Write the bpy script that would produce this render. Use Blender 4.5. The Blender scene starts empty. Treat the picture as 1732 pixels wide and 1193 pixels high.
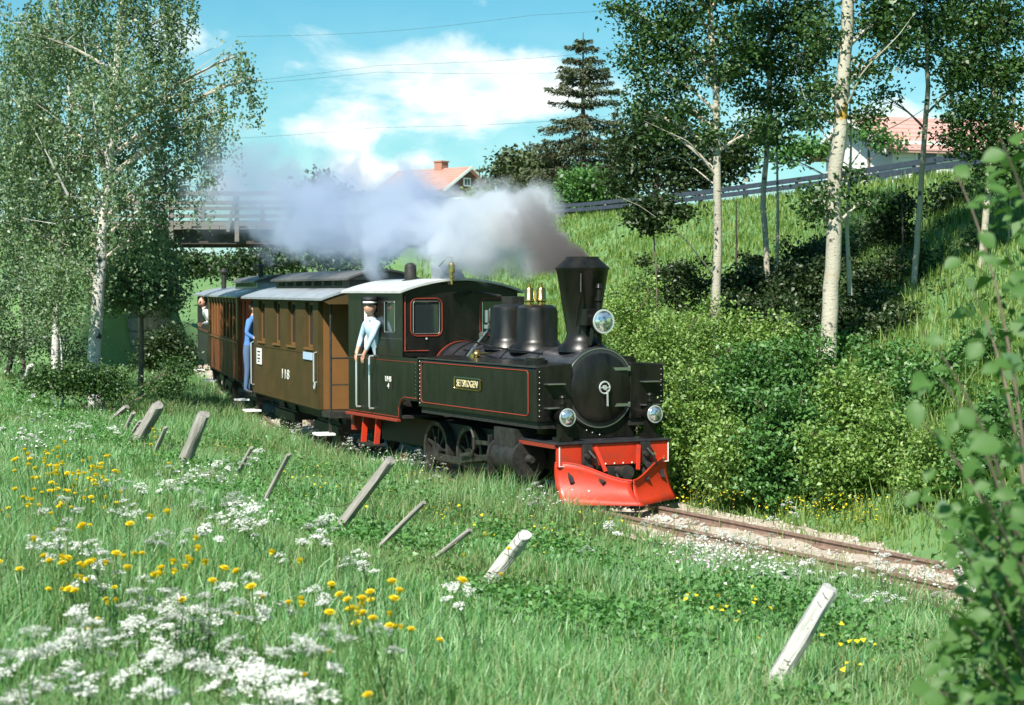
import bpy, math, random
import numpy as np
from mathutils import Vector, Matrix
random.seed(7); RNG = np.random.default_rng(11)
S = bpy.context.scene
COL = S.collection
PI = math.pi

# ------------------------------------------------------------------ camera, sky, sun, exposure
FPX, CX, CY, ZC = 3000.0, 866.0, 596.5, 2.53          # photo pixels, metres above rail
PITCH = math.atan(106.5/3000)
cd = bpy.data.cameras.new('camera'); cam = bpy.data.objects.new('camera', cd); COL.objects.link(cam)
cd.sensor_width = 36; cd.lens = 36*FPX/1732; cd.clip_end = 3000; cd.clip_start = 0.1
cam.location = (0, 0, ZC); cam.rotation_euler = (PI/2-PITCH, 0, 0)
cd.dof.use_dof = True; cd.dof.focus_distance = 21; cd.dof.aperture_fstop = 5.0
S.camera = cam

SUN_EL, SUN_AZ = math.radians(47), math.atan2(-0.42, -0.90)   # azimuth from +Y towards +X
sunv = Vector((math.sin(SUN_AZ)*math.cos(SUN_EL), math.cos(SUN_AZ)*math.cos(SUN_EL), math.sin(SUN_EL)))
ld = bpy.data.lights.new('sun', 'SUN'); sun = bpy.data.objects.new('sun', ld); COL.objects.link(sun)
ld.energy = 5.0; ld.angle = math.radians(0.5); ld.color = (1.0, 0.955, 0.87)
sun.rotation_euler = sunv.to_track_quat('Z', 'Y').to_euler(); sun.location = (0, 0, 40)

W = bpy.data.worlds.new('World'); S.world = W; W.use_nodes = True
def build_world():
    nt = W.node_tree; N = nt.nodes; Lk = nt.links
    N.clear()
    def nd(t, **k):
        n = N.new(t)
        for a, b in k.items(): setattr(n, a, b)
        return n
    def mth(op, a, b=None, c=None, clamp=False):
        n = nd('ShaderNodeMath', operation=op, use_clamp=clamp)
        for i, v in enumerate((a, b, c)):
            if v is None: continue
            if isinstance(v, (int, float)): n.inputs[i].default_value = v
            else: Lk.new(v, n.inputs[i])
        return n.outputs[0]
    out = nd('ShaderNodeOutputWorld'); bg = nd('ShaderNodeBackground'); bg.inputs[1].default_value = 0.075
    sky = nd('ShaderNodeTexSky', sky_type='NISHITA'); sky.sun_disc = False
    sky.sun_elevation = SUN_EL; sky.sun_rotation = SUN_AZ; sky.air_density = 1.0; sky.dust_density = 0.6; sky.ozone_density = 1.0
    tint = nd('ShaderNodeMix', data_type='RGBA', blend_type='MULTIPLY'); tint.inputs[0].default_value = 1
    Lk.new(sky.outputs[0], tint.inputs[6]); tint.inputs[7].default_value = (0.36, 0.89, 0.93, 1)
    tc = nd('ShaderNodeTexCoord'); sx = nd('ShaderNodeSeparateXYZ'); Lk.new(tc.outputs['Generated'], sx.inputs[0])
    X, Y, Z = sx.outputs
    # cloud field: noise stretched along the horizon, denser round a few cumulus banks
    mp = nd('ShaderNodeMapping'); mp.inputs['Scale'].default_value = (9, 9, 19); mp.inputs['Location'].default_value = (0.35, 0, 0.2)
    Lk.new(tc.outputs['Generated'], mp.inputs[0])
    nz = nd('ShaderNodeTexNoise'); nz.inputs['Scale'].default_value = 1.3; nz.inputs['Detail'].default_value = 10; nz.inputs['Roughness'].default_value = 0.62; nz.inputs['Distortion'].default_value = 0.35
    Lk.new(mp.outputs[0], nz.inputs['Vector'])
    front = mth('GREATER_THAN', Y, 0.0)
    tot = None
    for (px, py, rx, ry, a) in ((830, 155, 150, 52, .46), (905, 132, 80, 36, .40), (620, 116, 140, 34, .30), (570, 210, 90, 32, .26), (700, 225, 190, 50, .14),
                                (608, 296, 36, 38, .40), (690, 292, 48, 28, .30), (765, 72, 55, 42, .22), (520, 60, 60, 30, .19), (410, 60, 70, 26, .18),
                                (255, 80, 60, 60, .36), (330, 75, 40, 40, .24), (380, 320, 40, 30, .36), (1480, 230, 110, 60, .30), (1260, 190, 60, 30, .22), (1000, 230, 200, 60, .10), (760, 330, 420, 34, .16)):
        bx, bz = (px-CX)/FPX, (490-py)/FPX
        u = mth('DIVIDE', mth('SUBTRACT', mth('DIVIDE', X, mth('MAXIMUM', Y, .05)), bx), rx/FPX)
        v = mth('DIVIDE', mth('SUBTRACT', mth('DIVIDE', Z, mth('MAXIMUM', Y, .05)), bz), ry/FPX)
        q = mth('ADD', mth('MULTIPLY', u, u), mth('MULTIPLY', v, v))
        g = mth('MULTIPLY', mth('EXPONENT', mth('MULTIPLY', q, -0.8)), a)
        tot = g if tot is None else mth('ADD', tot, g)
    tot = mth('MULTIPLY', tot, front)
    f = mth('ADD', nz.outputs[0], tot)
    mr = nd('ShaderNodeMapRange', interpolation_type='SMOOTHSTEP'); mr.inputs[1].default_value = 0.60; mr.inputs[2].default_value = 0.95
    Lk.new(f, mr.inputs[0])
    hz = mth('MULTIPLY', mth('SUBTRACT', 1.0, mth('DIVIDE', mth('MAXIMUM', Z, 0), 0.17), clamp=True), 0.42)   # pale horizon
    fac = mth('MAXIMUM', mr.outputs[0], hz)
    nz2 = nd('ShaderNodeTexNoise'); nz2.inputs['Scale'].default_value = 4; nz2.inputs['Detail'].default_value = 6; Lk.new(mp.outputs[0], nz2.inputs['Vector'])
    cr = nd('ShaderNodeMix', data_type='RGBA'); cr.inputs[6].default_value = (5.6, 7.4, 7.7, 1); cr.inputs[7].default_value = (9.6, 9.9, 9.6, 1)
    mr2 = nd('ShaderNodeMapRange'); mr2.inputs[1].default_value = .3; mr2.inputs[2].default_value = .6; Lk.new(nz2.outputs[0], mr2.inputs[0]); Lk.new(mr2.outputs[0], cr.inputs[0])
    mx = nd('ShaderNodeMix', data_type='RGBA'); Lk.new(fac, mx.inputs[0]); Lk.new(tint.outputs[2], mx.inputs[6]); Lk.new(cr.outputs[2], mx.inputs[7])
    Lk.new(mx.outputs[2], bg.inputs[0]); Lk.new(bg.outputs[0], out.inputs[0])
build_world()

vs = S.view_settings; vs.view_transform = 'Standard'; vs.look = 'None'; vs.gamma = 1; vs.use_curve_mapping = False; vs.exposure = 0.85
S.render.engine = 'CYCLES'
cy = S.cycles; cy.max_bounces = 8; cy.diffuse_bounces = 3; cy.glossy_bounces = 3; cy.transmission_bounces = 4; cy.transparent_max_bounces = 8; cy.volume_bounces = 5
cy.use_denoising = True; cy.volume_step_rate = 0.5; cy.volume_max_steps = 128; cy.sample_clamp_indirect = 6
try: cy.denoising_prefilter = 'ACCURATE'
except Exception: pass

# ------------------------------------------------------------------ photo geometry helpers
_up = np.array([0, math.sin(PITCH), math.cos(PITCH)]); _fw = np.array([0, math.cos(PITCH), -math.sin(PITCH)])
def ray(px, py): return _fw + np.array([1., 0, 0])*(px-CX)/FPX + _up*(CY-py)/FPX
def at(px, py, Y):
    r = ray(px, py); return np.array([0, 0, ZC]) + r*(Y/r[1])

# ------------------------------------------------------------------ object helpers
def tag(o, label=None, cat=None, group=None, kind=None):
    if label: o['label'] = label
    if cat: o['category'] = cat
    if group: o['group'] = group
    if kind: o['kind'] = kind
    return o
def empty(name, loc=(0, 0, 0), rz=0.0, parent=None):
    o = bpy.data.objects.new(name, None); COL.objects.link(o); o.location = loc; o.rotation_euler = (0, 0, rz)
    o.empty_display_size = .2
    if parent: o.parent = parent
    return o
def raw_mesh(name, V, F, mat, parent=None, smooth=False, mats=None, fm=None):
    me = bpy.data.meshes.new(name); me.from_pydata(V, [], F)
    for m in (mats or [mat]): me.materials.append(m)
    if fm is not None: me.polygons.foreach_set('material_index', fm)
    if smooth: me.polygons.foreach_set('use_smooth', [True]*len(me.polygons))
    me.update()
    o = bpy.data.objects.new(name, me); COL.objects.link(o)
    if parent: o.parent = parent
    return o
def np_mesh(name, V, nper, mat, parent=None, faces=None, smooth=False):
    """V (n,3) float array; faces given as (m,k) int array"""
    me = bpy.data.meshes.new(name)
    faces = np.asarray(faces, dtype=np.int32); m, k = faces.shape
    me.vertices.add(len(V)); me.vertices.foreach_set('co', np.asarray(V, dtype=np.float32).ravel())
    me.loops.add(m*k); me.loops.foreach_set('vertex_index', faces.ravel())
    me.polygons.add(m); me.polygons.foreach_set('loop_start', np.arange(0, m*k, k, dtype=np.int32))
    if smooth: me.polygons.foreach_set('use_smooth', np.ones(m, dtype=bool))
    me.materials.append(mat); me.update(calc_edges=True)
    o = bpy.data.objects.new(name, me); COL.objects.link(o)
    if parent: o.parent = parent
    return o
class MB:
    def __init__(s): s.V = []; s.F = []
    def add(s, v, f):
        b = len(s.V); s.V += [tuple(map(float, p)) for p in v]; s.F += [tuple(i+b for i in q) for q in f]; return s
    def box(s, x0, x1, y0, y1, z0, z1):
        v = [(x0,y0,z0),(x1,y0,z0),(x1,y1,z0),(x0,y1,z0),(x0,y0,z1),(x1,y0,z1),(x1,y1,z1),(x0,y1,z1)]
        return s.add(v, [(0,3,2,1),(4,5,6,7),(0,1,5,4),(1,2,6,5),(2,3,7,6),(3,0,4,7)])
    def bar(s, a, b, w, t, up=(0, 0, 1)):
        a, b = Vector(a), Vector(b); d = (b-a).normalized(); u = Vector(up)
        sd = d.cross(u)
        if sd.length < 1e-4: sd = d.cross(Vector((1, 0, 0)))
        sd.normalize(); u = sd.cross(d).normalized(); sd *= w/2; u *= t/2
        v = [a-sd-u, a+sd-u, a+sd+u, a-sd+u, b-sd-u, b+sd-u, b+sd+u, b-sd+u]
        return s.add(v, [(0,1,2,3),(7,6,5,4),(0,4,5,1),(1,5,6,2),(2,6,7,3),(3,7,4,0)])
    def tube(s, pts, rad, n=8, cap=True, closed=False):
        P = [Vector(p) for p in pts]; m = len(P)
        R = rad if hasattr(rad, '__len__') else [rad]*m
        v = []; ref = None
        for i in range(m):
            if closed: d = P[(i+1) % m]-P[i-1]
            else: d = P[min(i+1, m-1)]-P[max(i-1, 0)]
            if d.length < 1e-9: d = Vector((0, 0, 1))
            d.normalize()
            if ref is None: ref = d.orthogonal().normalized()
            ref = (ref - d*ref.dot(d))
            if ref.length < 1e-6: ref = d.orthogonal()
            ref.normalize(); q = d.cross(ref)
            for k in range(n):
                a = 2*PI*k/n; v.append(P[i]+(ref*math.cos(a)+q*math.sin(a))*R[i])
        f = []
        for i in range(m if closed else m-1):
            j = (i+1) % m
            for k in range(n): f.append((i*n+k, i*n+(k+1) % n, j*n+(k+1) % n, j*n+k))
        if cap and not closed: f += [tuple(reversed(range(n))), tuple(range((m-1)*n, m*n))]
        return s.add(v, f)
    def lathe(s, prof, c=(0, 0, 0), ax='z', n=24, cap=True):
        v = []; f = []; m = len(prof)
        for (r, h) in prof:
            for k in range(n):
                a = 2*PI*k/n; x, y = r*math.cos(a), r*math.sin(a)
                p = (x, y, h) if ax == 'z' else ((h, x, y) if ax == 'x' else (y, h, x))
                v.append((p[0]+c[0], p[1]+c[1], p[2]+c[2]))
        for i in range(m-1):
            for k in range(n): f.append((i*n+k, i*n+(k+1) % n, (i+1)*n+(k+1) % n, (i+1)*n+k))
        if cap: f += [tuple(reversed(range(n))), tuple(range((m-1)*n, m*n))]
        return s.add(v, f)
    def cyl(s, c, r, h, ax='z', n=20): return s.lathe([(r, 0), (r, h)], c, ax, n)
    def prism(s, poly, a0, a1, ax='y'):
        """poly in the plane across ax: for y (x,z), for x (y,z), for z (x,y)"""
        def P(p, a): return (p[0], a, p[1]) if ax == 'y' else ((a, p[0], p[1]) if ax == 'x' else (p[0], p[1], a))
        n = len(poly); v = [P(p, a0) for p in poly]+[P(p, a1) for p in poly]
        f = [tuple(range(n)), tuple(reversed(range(n, 2*n)))]
        for k in range(n): f.append((k, (k+1) % n, n+(k+1) % n, n+k))
        return s.add(v, f)
    def ico(s, c, r, sx=1, sy=1, sz=1, n=8, m=6):
        v = []; f = []
        for i in range(m+1):
            t = PI*i/m
            for k in range(n):
                a = 2*PI*k/n; v.append((c[0]+r*sx*math.sin(t)*math.cos(a), c[1]+r*sy*math.sin(t)*math.sin(a), c[2]+r*sz*math.cos(t)))
        for i in range(m):
            for k in range(n): f.append((i*n+k, (i+1)*n+k, (i+1)*n+(k+1) % n, i*n+(k+1) % n))
        return s.add(v, f)
    def build(s, name, mat, parent=None, smooth=False, bevel=0, kind=None):
        o = raw_mesh(name, s.V, s.F, mat, parent)
        me = o.data
        import bmesh
        bm = bmesh.new(); bm.from_mesh(me); bmesh.ops.remove_doubles(bm, verts=bm.verts, dist=1e-5); bmesh.ops.recalc_face_normals(bm, faces=bm.faces); bm.to_mesh(me); bm.free()
        if smooth:
            for p in me.polygons: p.use_smooth = True
            md = None
            try: me.set_sharp_from_angle(angle=math.radians(38))
            except Exception: pass
        if bevel:
            b = o.modifiers.new('bevel', 'BEVEL'); b.width = bevel; b.segments = 2; b.limit_method = 'ANGLE'; b.angle_limit = math.radians(40)
        if kind: o['kind'] = kind
        return o
def dup(o, parent=None, loc=None, rot=None, scale=None, label=None):
    c = o.copy(); COL.objects.link(c)
    if parent is not None: c.parent = parent
    if loc is not None: c.location = loc
    if rot is not None: c.rotation_euler = rot
    if scale is not None: c.scale = scale
    if label: c['label'] = label
    for ch in o.children: dup(ch, c)
    return c
def text(body, size, mat, parent, loc, rot, name='lettering', extrude=.003, sx=1):
    cu = bpy.data.curves.new(name, 'FONT'); cu.body = body; cu.size = size; cu.extrude = extrude; cu.align_x = 'CENTER'; cu.align_y = 'CENTER'; cu.resolution_u = 2
    o = bpy.data.objects.new(name, cu); COL.objects.link(o)
    me = bpy.data.meshes.new_from_object(o.evaluated_get(bpy.context.evaluated_depsgraph_get())); bpy.data.objects.remove(o)
    me.materials.clear(); me.materials.append(mat); o = bpy.data.objects.new(name, me); COL.objects.link(o)
    o.parent = parent; o.location = loc; o.rotation_euler = rot; o.scale = (sx, 1, 1); return o

# ------------------------------------------------------------------ materials
def mat(name, col, rough=.6, metal=0, col2=None, nscale=6, bump=0, bscale=None, spec=.5, coat=0, stretch=None, fac=(.35, .65), detail=5):
    m = bpy.data.materials.new(name); m.use_nodes = True; nt = m.node_tree; b = nt.nodes['Principled BSDF']; L = nt.links
    b.inputs['Base Color'].default_value = (*col, 1); b.inputs['Roughness'].default_value = rough; b.inputs['Metallic'].default_value = metal
    b.inputs['Specular IOR Level'].default_value = spec; b.inputs['Coat Weight'].default_value = coat; b.inputs['Coat Roughness'].default_value = .12
    tc = nt.nodes.new('ShaderNodeTexCoord'); mp = nt.nodes.new('ShaderNodeMapping'); L.new(tc.outputs['Object'], mp.inputs[0])
    if stretch: mp.inputs['Scale'].default_value = stretch
    if col2 is not None:
        nz = nt.nodes.new('ShaderNodeTexNoise'); nz.inputs['Scale'].default_value = nscale; nz.inputs['Detail'].default_value = detail; nz.inputs['Roughness'].default_value = .6
        L.new(mp.outputs[0], nz.inputs['Vector'])
        mr = nt.nodes.new('ShaderNodeMapRange'); mr.inputs[1].default_value = fac[0]; mr.inputs[2].default_value = fac[1]; L.new(nz.outputs[0], mr.inputs[0])
        mx = nt.nodes.new('ShaderNodeMix'); mx.data_type = 'RGBA'; mx.inputs[6].default_value = (*col, 1); mx.inputs[7].default_value = (*col2, 1)
        L.new(mr.outputs[0], mx.inputs[0]); L.new(mx.outputs[2], b.inputs['Base Color'])
        mr2 = nt.nodes.new('ShaderNodeMapRange'); mr2.inputs[3].default_value = max(.03, rough-.08); mr2.inputs[4].default_value = min(1, rough+.12); L.new(nz.outputs[0], mr2.inputs[0]); L.new(mr2.outputs[0], b.inputs['Roughness'])
    if bump:
        n2 = nt.nodes.new('ShaderNodeTexNoise'); n2.inputs['Scale'].default_value = bscale or nscale*3; n2.inputs['Detail'].default_value = 4; L.new(mp.outputs[0], n2.inputs['Vector'])
        bp = nt.nodes.new('ShaderNodeBump'); bp.inputs['Strength'].default_value = bump; bp.inputs['Distance'].default_value = .02; L.new(n2.outputs[0], bp.inputs['Height']); L.new(bp.outputs[0], b.inputs['Normal'])
    return m
def leaf_mat(name, cols, trans=.35, rough=.45, tint=(1.3, 1.35, .5)):
    m = bpy.data.materials.new(name); m.use_nodes = True; nt = m.node_tree; L = nt.links; b = nt.nodes['Principled BSDF']; out = nt.nodes['Material Output']
    g = nt.nodes.new('ShaderNodeNewGeometry'); r = nt.nodes.new('ShaderNodeValToRGB'); L.new(g.outputs['Random Per Island'], r.inputs[0])
    e = r.color_ramp.elements
    e[0].color = (*cols[0], 1); e[1].color = (*cols[-1], 1)
    for i, c in enumerate(cols[1:-1]): e.new((i+1)/(len(cols)-1)).color = (*c, 1)
    L.new(r.outputs[0], b.inputs['Base Color']); b.inputs['Roughness'].default_value = rough; b.inputs['Specular IOR Level'].default_value = .45
    t = nt.nodes.new('ShaderNodeBsdfTranslucent'); mm = nt.nodes.new('ShaderNodeMix'); mm.data_type = 'RGBA'; mm.blend_type = 'MULTIPLY'; mm.inputs[0].default_value = 1
    L.new(r.outputs[0], mm.inputs[6]); mm.inputs[7].default_value = (*tint, 1); L.new(mm.outputs[2], t.inputs[0])
    ms = nt.nodes.new('ShaderNodeMixShader'); ms.inputs[0].default_value = trans; L.new(b.outputs[0], ms.inputs[1]); L.new(t.outputs[0], ms.inputs[2]); L.new(ms.outputs[0], out.inputs[0])
    return m
def bark_mat(name, pale, dark, amount=.5, base_dark=None):
    """pale bark with dark horizontal lenticels and scars, optional ochre lichen"""
    m = mat(name, pale, .75, bump=.5, bscale=30); nt = m.node_tree; L = nt.links; b = nt.nodes['Principled BSDF']
    tc = nt.nodes.new('ShaderNodeTexCoord')
    def noise(sc, stretch, det=4):
        mp = nt.nodes.new('ShaderNodeMapping'); mp.inputs['Scale'].default_value = stretch; L.new(tc.outputs['Object'], mp.inputs[0])
        n = nt.nodes.new('ShaderNodeTexNoise'); n.inputs['Scale'].default_value = sc; n.inputs['Detail'].default_value = det; L.new(mp.outputs[0], n.inputs['Vector']); return n.outputs[0]
    def ramp(s, a, c):
        r = nt.nodes.new('ShaderNodeMapRange'); r.inputs[1].default_value = a; r.inputs[2].default_value = c; L.new(s, r.inputs[0]); return r.outputs[0]
    def mix(f, a, col):
        x = nt.nodes.new('ShaderNodeMix'); x.data_type = 'RGBA'; L.new(f, x.inputs[0]); x.inputs[7].default_value = (*col, 1)
        if isinstance(a, tuple): x.inputs[6].default_value = (*a, 1)
        else: L.new(a, x.inputs[6])
        return x.outputs[2]
    c = mix(ramp(noise(3.0, (1, 1, .4)), .4, .7), pale, tuple(v*.72 for v in pale))
    c = mix(ramp(noise(9, (1, 1, 6)), .72-.12*amount, .78-.12*amount), c, dark)
    c = mix(ramp(noise(5, (1, 1, 1.2), 6), .70-.12*amount, .76-.12*amount), c, dark)
    if base_dark: c = mix(ramp(noise(2.3, (1, 1, 1), 6), .62, .68), c, base_dark)
    L.new(c, b.inputs['Base Color']); return m

M = {}
M['black'] = mat('black_paint', (.004, .004, .0035), .33, col2=(.013, .012, .009), nscale=3.5, stretch=(2.2, 2.2, .6), spec=.36, coat=.10, bump=.04, bscale=40)
M['black_dull'] = mat('sooty_iron', (.012, .012, .012), .55, col2=(.03, .027, .022), nscale=12, bump=.15)
M['boiler'] = mat('boiler_black', (.017, .018, .024), .34, col2=(.035, .034, .036), nscale=5, spec=.55, coat=.15)
M['roof_paint'] = mat('pale_roof_paint', (.50, .51, .50), .38, col2=(.38, .39, .38), nscale=4)
M['red'] = mat('red_paint', (.50, .032, .010), .42, col2=(.24, .04, .024), nscale=6, fac=(.50, .75), spec=.5, coat=.12, bump=.05, bscale=25)
M['red_line'] = mat('red_lining', (.24, .032, .015), .55)
M['white_line'] = mat('white_lining', (.75, .73, .68), .5)
M['rail_steel'] = mat('steel', (.45, .45, .44), .3, metal=.9)
M['motion'] = mat('oily_steel', (.10, .095, .085), .45, metal=.6, col2=(.04, .035, .03), nscale=8)
M['steelw'] = mat('polished_steel', (.72, .74, .75), .22, metal=.6)
M['brass'] = mat('brass', (.62, .42, .14), .25, metal=1)
M['plate_letter'] = mat('pale_brass_letters', (.62, .52, .30), .4)
M['glass'] = mat('window_glass', (.02, .028, .028), .06, spec=.9)
M['lens'] = mat('lamp_lens', (.75, .80, .82), .08, metal=.85, col2=(.25, .28, .30), nscale=18, fac=(.45, .6))
M['coach'] = mat('olive_brown_paint', (.050, .036, .011), .6, col2=(.076, .046, .015), nscale=3, spec=.25, bump=.03, bscale=20)
M['coach_end'] = mat('ochre_brown_paint', (.19, .085, .024), .5, col2=(.16, .075, .02), nscale=4)
M['plank_paint'] = mat('brown_plank_paint', (.18, .052, .018), .6, col2=(.10, .036, .015), nscale=5, stretch=(6, 6, .6), spec=.25, bump=.12, bscale=30)
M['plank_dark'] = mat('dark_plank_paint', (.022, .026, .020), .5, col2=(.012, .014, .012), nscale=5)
M['orange_end'] = mat('orange_red_paint', (.56, .085, .025), .5, col2=(.48, .08, .025), nscale=4)
M['roof_felt'] = mat('grey_roof_canvas', (.30, .33, .36), .42, col2=(.21, .23, .25), nscale=5, bump=.08)
M['roof_dark'] = mat('dark_roof_canvas', (.12, .115, .11), .5, col2=(.075, .072, .07), nscale=5, bump=.08)
M['white_paint'] = mat('white_paint', (.78, .78, .74), .5)
M['blue_sign'] = mat('pale_blue_enamel', (.45, .58, .78), .3)
M['interior'] = mat('dark_interior', (.02, .017, .013), .8)
M['post_wood'] = mat('bleached_wood', (.33, .31, .275), .85, col2=(.17, .155, .135), nscale=4, stretch=(9, 9, .8), bump=.6, bscale=14)
M['post_white'] = mat('whitened_wood', (.58, .58, .545), .8, col2=(.34, .33, .305), nscale=4, stretch=(9, 9, .8), bump=.6, bscale=14)
M['post_dark'] = mat('tarred_wood', (.035, .028, .022), .85, col2=(.06, .05, .04), nscale=4, stretch=(9, 9, .8), bump=.5)
M['wire'] = mat('rusty_wire', (.06, .035, .025), .6, metal=.5)
M['rust'] = mat('rail_rust', (.25, .17, .13), .7, col2=(.15, .095, .07), nscale=9, bump=.2)
M['sleeper'] = mat('weathered_sleeper', (.22, .165, .115), .9, col2=(.13, .10, .075), nscale=4, stretch=(1, 8, 8), bump=.6)
M['gravel'] = mat('pale_gravel', (.52, .44, .35), .95, col2=(.36, .30, .24), nscale=28, bump=.9, bscale=45)
M['stone_gravel'] = mat('gravel_stone', (.56, .50, .43), .9, col2=(.38, .34, .29), nscale=3)
M['bridge_wood'] = mat('grey_bridge_timber', (.13, .115, .10), .85, col2=(.20, .185, .165), nscale=4, stretch=(1, 6, 6), bump=.3)
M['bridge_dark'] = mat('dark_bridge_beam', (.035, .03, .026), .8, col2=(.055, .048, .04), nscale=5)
M['stone'] = mat('granite_block', (.30, .265, .23), .9, col2=(.20, .175, .155), nscale=6, bump=.5)
M['tile'] = mat('red_roof_tile', (.44, .25, .20), .8, col2=(.36, .20, .16), nscale=2)
M['tile_pink'] = mat('faded_red_roof', (.55, .31, .27), .75, col2=(.47, .26, .22), nscale=2)
M['house_dark'] = mat('dark_brown_boarding', (.10, .055, .04), .8)
M['house_white'] = mat('white_boarding', (.74, .73, .70), .7)
M['brick'] = mat('chimney_brick', (.36, .17, .12), .9)
M['asphalt'] = mat('road_asphalt', (.06, .06, .06), .9)
M['guard'] = mat('dark_guard_rail', (.05, .06, .09), .45, metal=.3, col2=(.08, .09, .12))
M['guard_post'] = mat('guard_rail_post', (.30, .27, .26), .7)
M['skin'] = mat('skin', (.55, .30, .21), .5)
M['shirt_pale'] = mat('pale_blue_cotton', (.50, .66, .80), .8, col2=(.40, .55, .72), nscale=12)
M['shirt_blue'] = mat('blue_cotton', (.075, .20, .50), .8, col2=(.06, .16, .42), nscale=12)
M['trouser'] = mat('denim', (.07, .12, .22), .85)
M['trouser_white'] = mat('pale_trousers', (.56, .64, .70), .85)
M['cap'] = mat('black_cap', (.012, .012, .014), .6)
M['hair'] = mat('dark_hair', (.03, .02, .014), .7)
M['birch_bark'] = bark_mat('birch_bark', (.54, .515, .475), (.035, .03, .028), 1.0)
M['aspen_bark'] = bark_mat('aspen_bark', (.43, .395, .31), (.06, .05, .04), .75, (.40, .23, .03))
M['aspen_bark2'] = bark_mat('young_aspen_bark', (.40, .36, .27), (.06, .05, .04), .6)
M['grey_bark'] = mat('grey_bark', (.15, .12, .09), .9, col2=(.09, .075, .06), nscale=8, stretch=(3, 3, .6), bump=.5)
M['twig'] = mat('twig_bark', (.22, .17, .12), .85, col2=(.12, .09, .07), nscale=8)
M['twig_pale'] = mat('pale_twig_bark', (.50, .45, .37), .8, col2=(.36, .32, .26), nscale=8)
M['birch_leaf'] = leaf_mat('birch_leaf', [(0.0854, 0.1552, 0.0765), (0.1341, 0.2173, 0.1148), (0.1829, 0.2691, 0.1377), (0.2681, 0.3312, 0.2103)], .32)
M['birch_leaf2'] = leaf_mat('birch_leaf_deep', [(0.0854, 0.1346, 0.0842), (0.1219, 0.1863, 0.1148), (0.1829, 0.2484, 0.153)], .28)
M['aspen_leaf'] = leaf_mat('aspen_leaf', [(0.0237, 0.0632, 0.0184), (0.0395, 0.0922, 0.0263), (0.0592, 0.1252, 0.0343), (0.0988, 0.1713, 0.0527)], .28)
M['dark_shade_leaf'] = leaf_mat('dark_shade_leaf', [(0.0225, 0.045, 0.0146), (0.0338, 0.0653, 0.0203), (0.0562, 0.09, 0.0281)], .2)  # dark tone; in the bank undergrowth it stands in for canopy shade
M['bush_leaf'] = leaf_mat('willow_leaf', [(0.096, 0.1866, 0.0406), (0.1482, 0.2666, 0.0588), (0.2179, 0.3464, 0.086), (0.2962, 0.4085, 0.1244)], .33)
M['bush_leaf2'] = leaf_mat('alder_leaf', [(0.0551, 0.1436, 0.0411), (0.0866, 0.2028, 0.0536), (0.126, 0.2621, 0.07)], .3)
M['near_leaf'] = leaf_mat('broad_leaf', [(0.0415, 0.106, 0.0203), (0.0553, 0.1382, 0.0276), (0.0783, 0.1703, 0.0369), (0.0553, 0.1473, 0.0553)], .36, .55)
M['needle'] = leaf_mat('spruce_needle', [(0.045, 0.0675, 0.03), (0.0675, 0.09, 0.039), (0.1125, 0.1125, 0.054)], .12, .6)
M['pine'] = leaf_mat('pine_needle', [(0.049, 0.077, 0.0308), (0.07, 0.105, 0.042), (0.112, 0.133, 0.056)], .15, .6)
M['grass'] = leaf_mat('grass_blade', [(0.0972, 0.2367, 0.0698), (0.1296, 0.3124, 0.0976), (0.1837, 0.3786, 0.1326), (0.216, 0.4164, 0.192), (0.3672, 0.4543, 0.2443), (0.108, 0.2839, 0.157)], .38, .42)
M['hill_grass'] = leaf_mat('hill_grass_blade', [(0.0921, 0.1757, 0.032), (0.1305, 0.2298, 0.0437), (0.1841, 0.2704, 0.0611), (0.2456, 0.2974, 0.0874)], .35, .5)
M['pale_grass'] = leaf_mat('pale_grass_blade', [(0.1144, 0.22, 0.06), (0.1672, 0.27, 0.09), (0.2112, 0.29, 0.12), (0.264, 0.29, 0.15)], .38, .5)
M['straw'] = leaf_mat('seed_head', [(.20, .17, .07), (.28, .24, .11), (.16, .19, .06)], .3, .6)
M['weed'] = leaf_mat('weed_leaf', [(0.0683, 0.1852, 0.048), (0.0975, 0.2438, 0.0672), (0.1463, 0.312, 0.084)], .33)
M['stem'] = mat('flower_stem', (.07, .14, .03), .6)
M['white_petal'] = leaf_mat('white_petal', [(.72, .73, .68), (.82, .82, .78)], .3, .7, (1, 1, .95))
M['pink_petal'] = leaf_mat('pink_petal', [(.62, .42, .52), (.72, .58, .64)], .3, .7, (1, 1, 1))
M['yellow_petal'] = leaf_mat('yellow_petal', [(.82, .62, .012), (.88, .72, .03)], .25, .6, (1, 1, .6))
def ground_material():
    m = mat('meadow_soil', (.085, .18, .055), .95, col2=(.13, .23, .075), nscale=.9, bump=.6, bscale=14, detail=8); return m
M['ground'] = ground_material()

# ------------------------------------------------------------------ track alignment and terrain
TH = math.radians(62); LF = np.array([math.cos(TH), -math.sin(TH)]); LO = np.array([1.187, 20.8])
ctrl = [LO+LF*x for x in (26, 20, 14, 8, 4, 0, -3, -5.4)] + [np.array(p) for p in ((-2.2, 27.45), (-2.95, 29.75), (-3.82, 32.2), (-4.58, 35.6), (-5.4, 38.9), (-6.33, 42.4), (-7.5, 47.9), (-8.9, 55), (-10.3, 64), (-11, 74))]
def resample(P, step):
    P = np.array(P, float); s = np.r_[0, np.cumsum(np.linalg.norm(np.diff(P, axis=0), axis=1))]
    q = np.arange(0, s[-1], step); return np.c_[np.interp(q, s, P[:, 0]), np.interp(q, s, P[:, 1])]
PATH = resample(ctrl, .25)
k = np.ones(17)/17
PATH = np.c_[np.convolve(np.pad(PATH[:, 0], 8, 'edge'), k, 'valid'), np.convolve(np.pad(PATH[:, 1], 8, 'edge'), k, 'valid')][6:-8]
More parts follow.
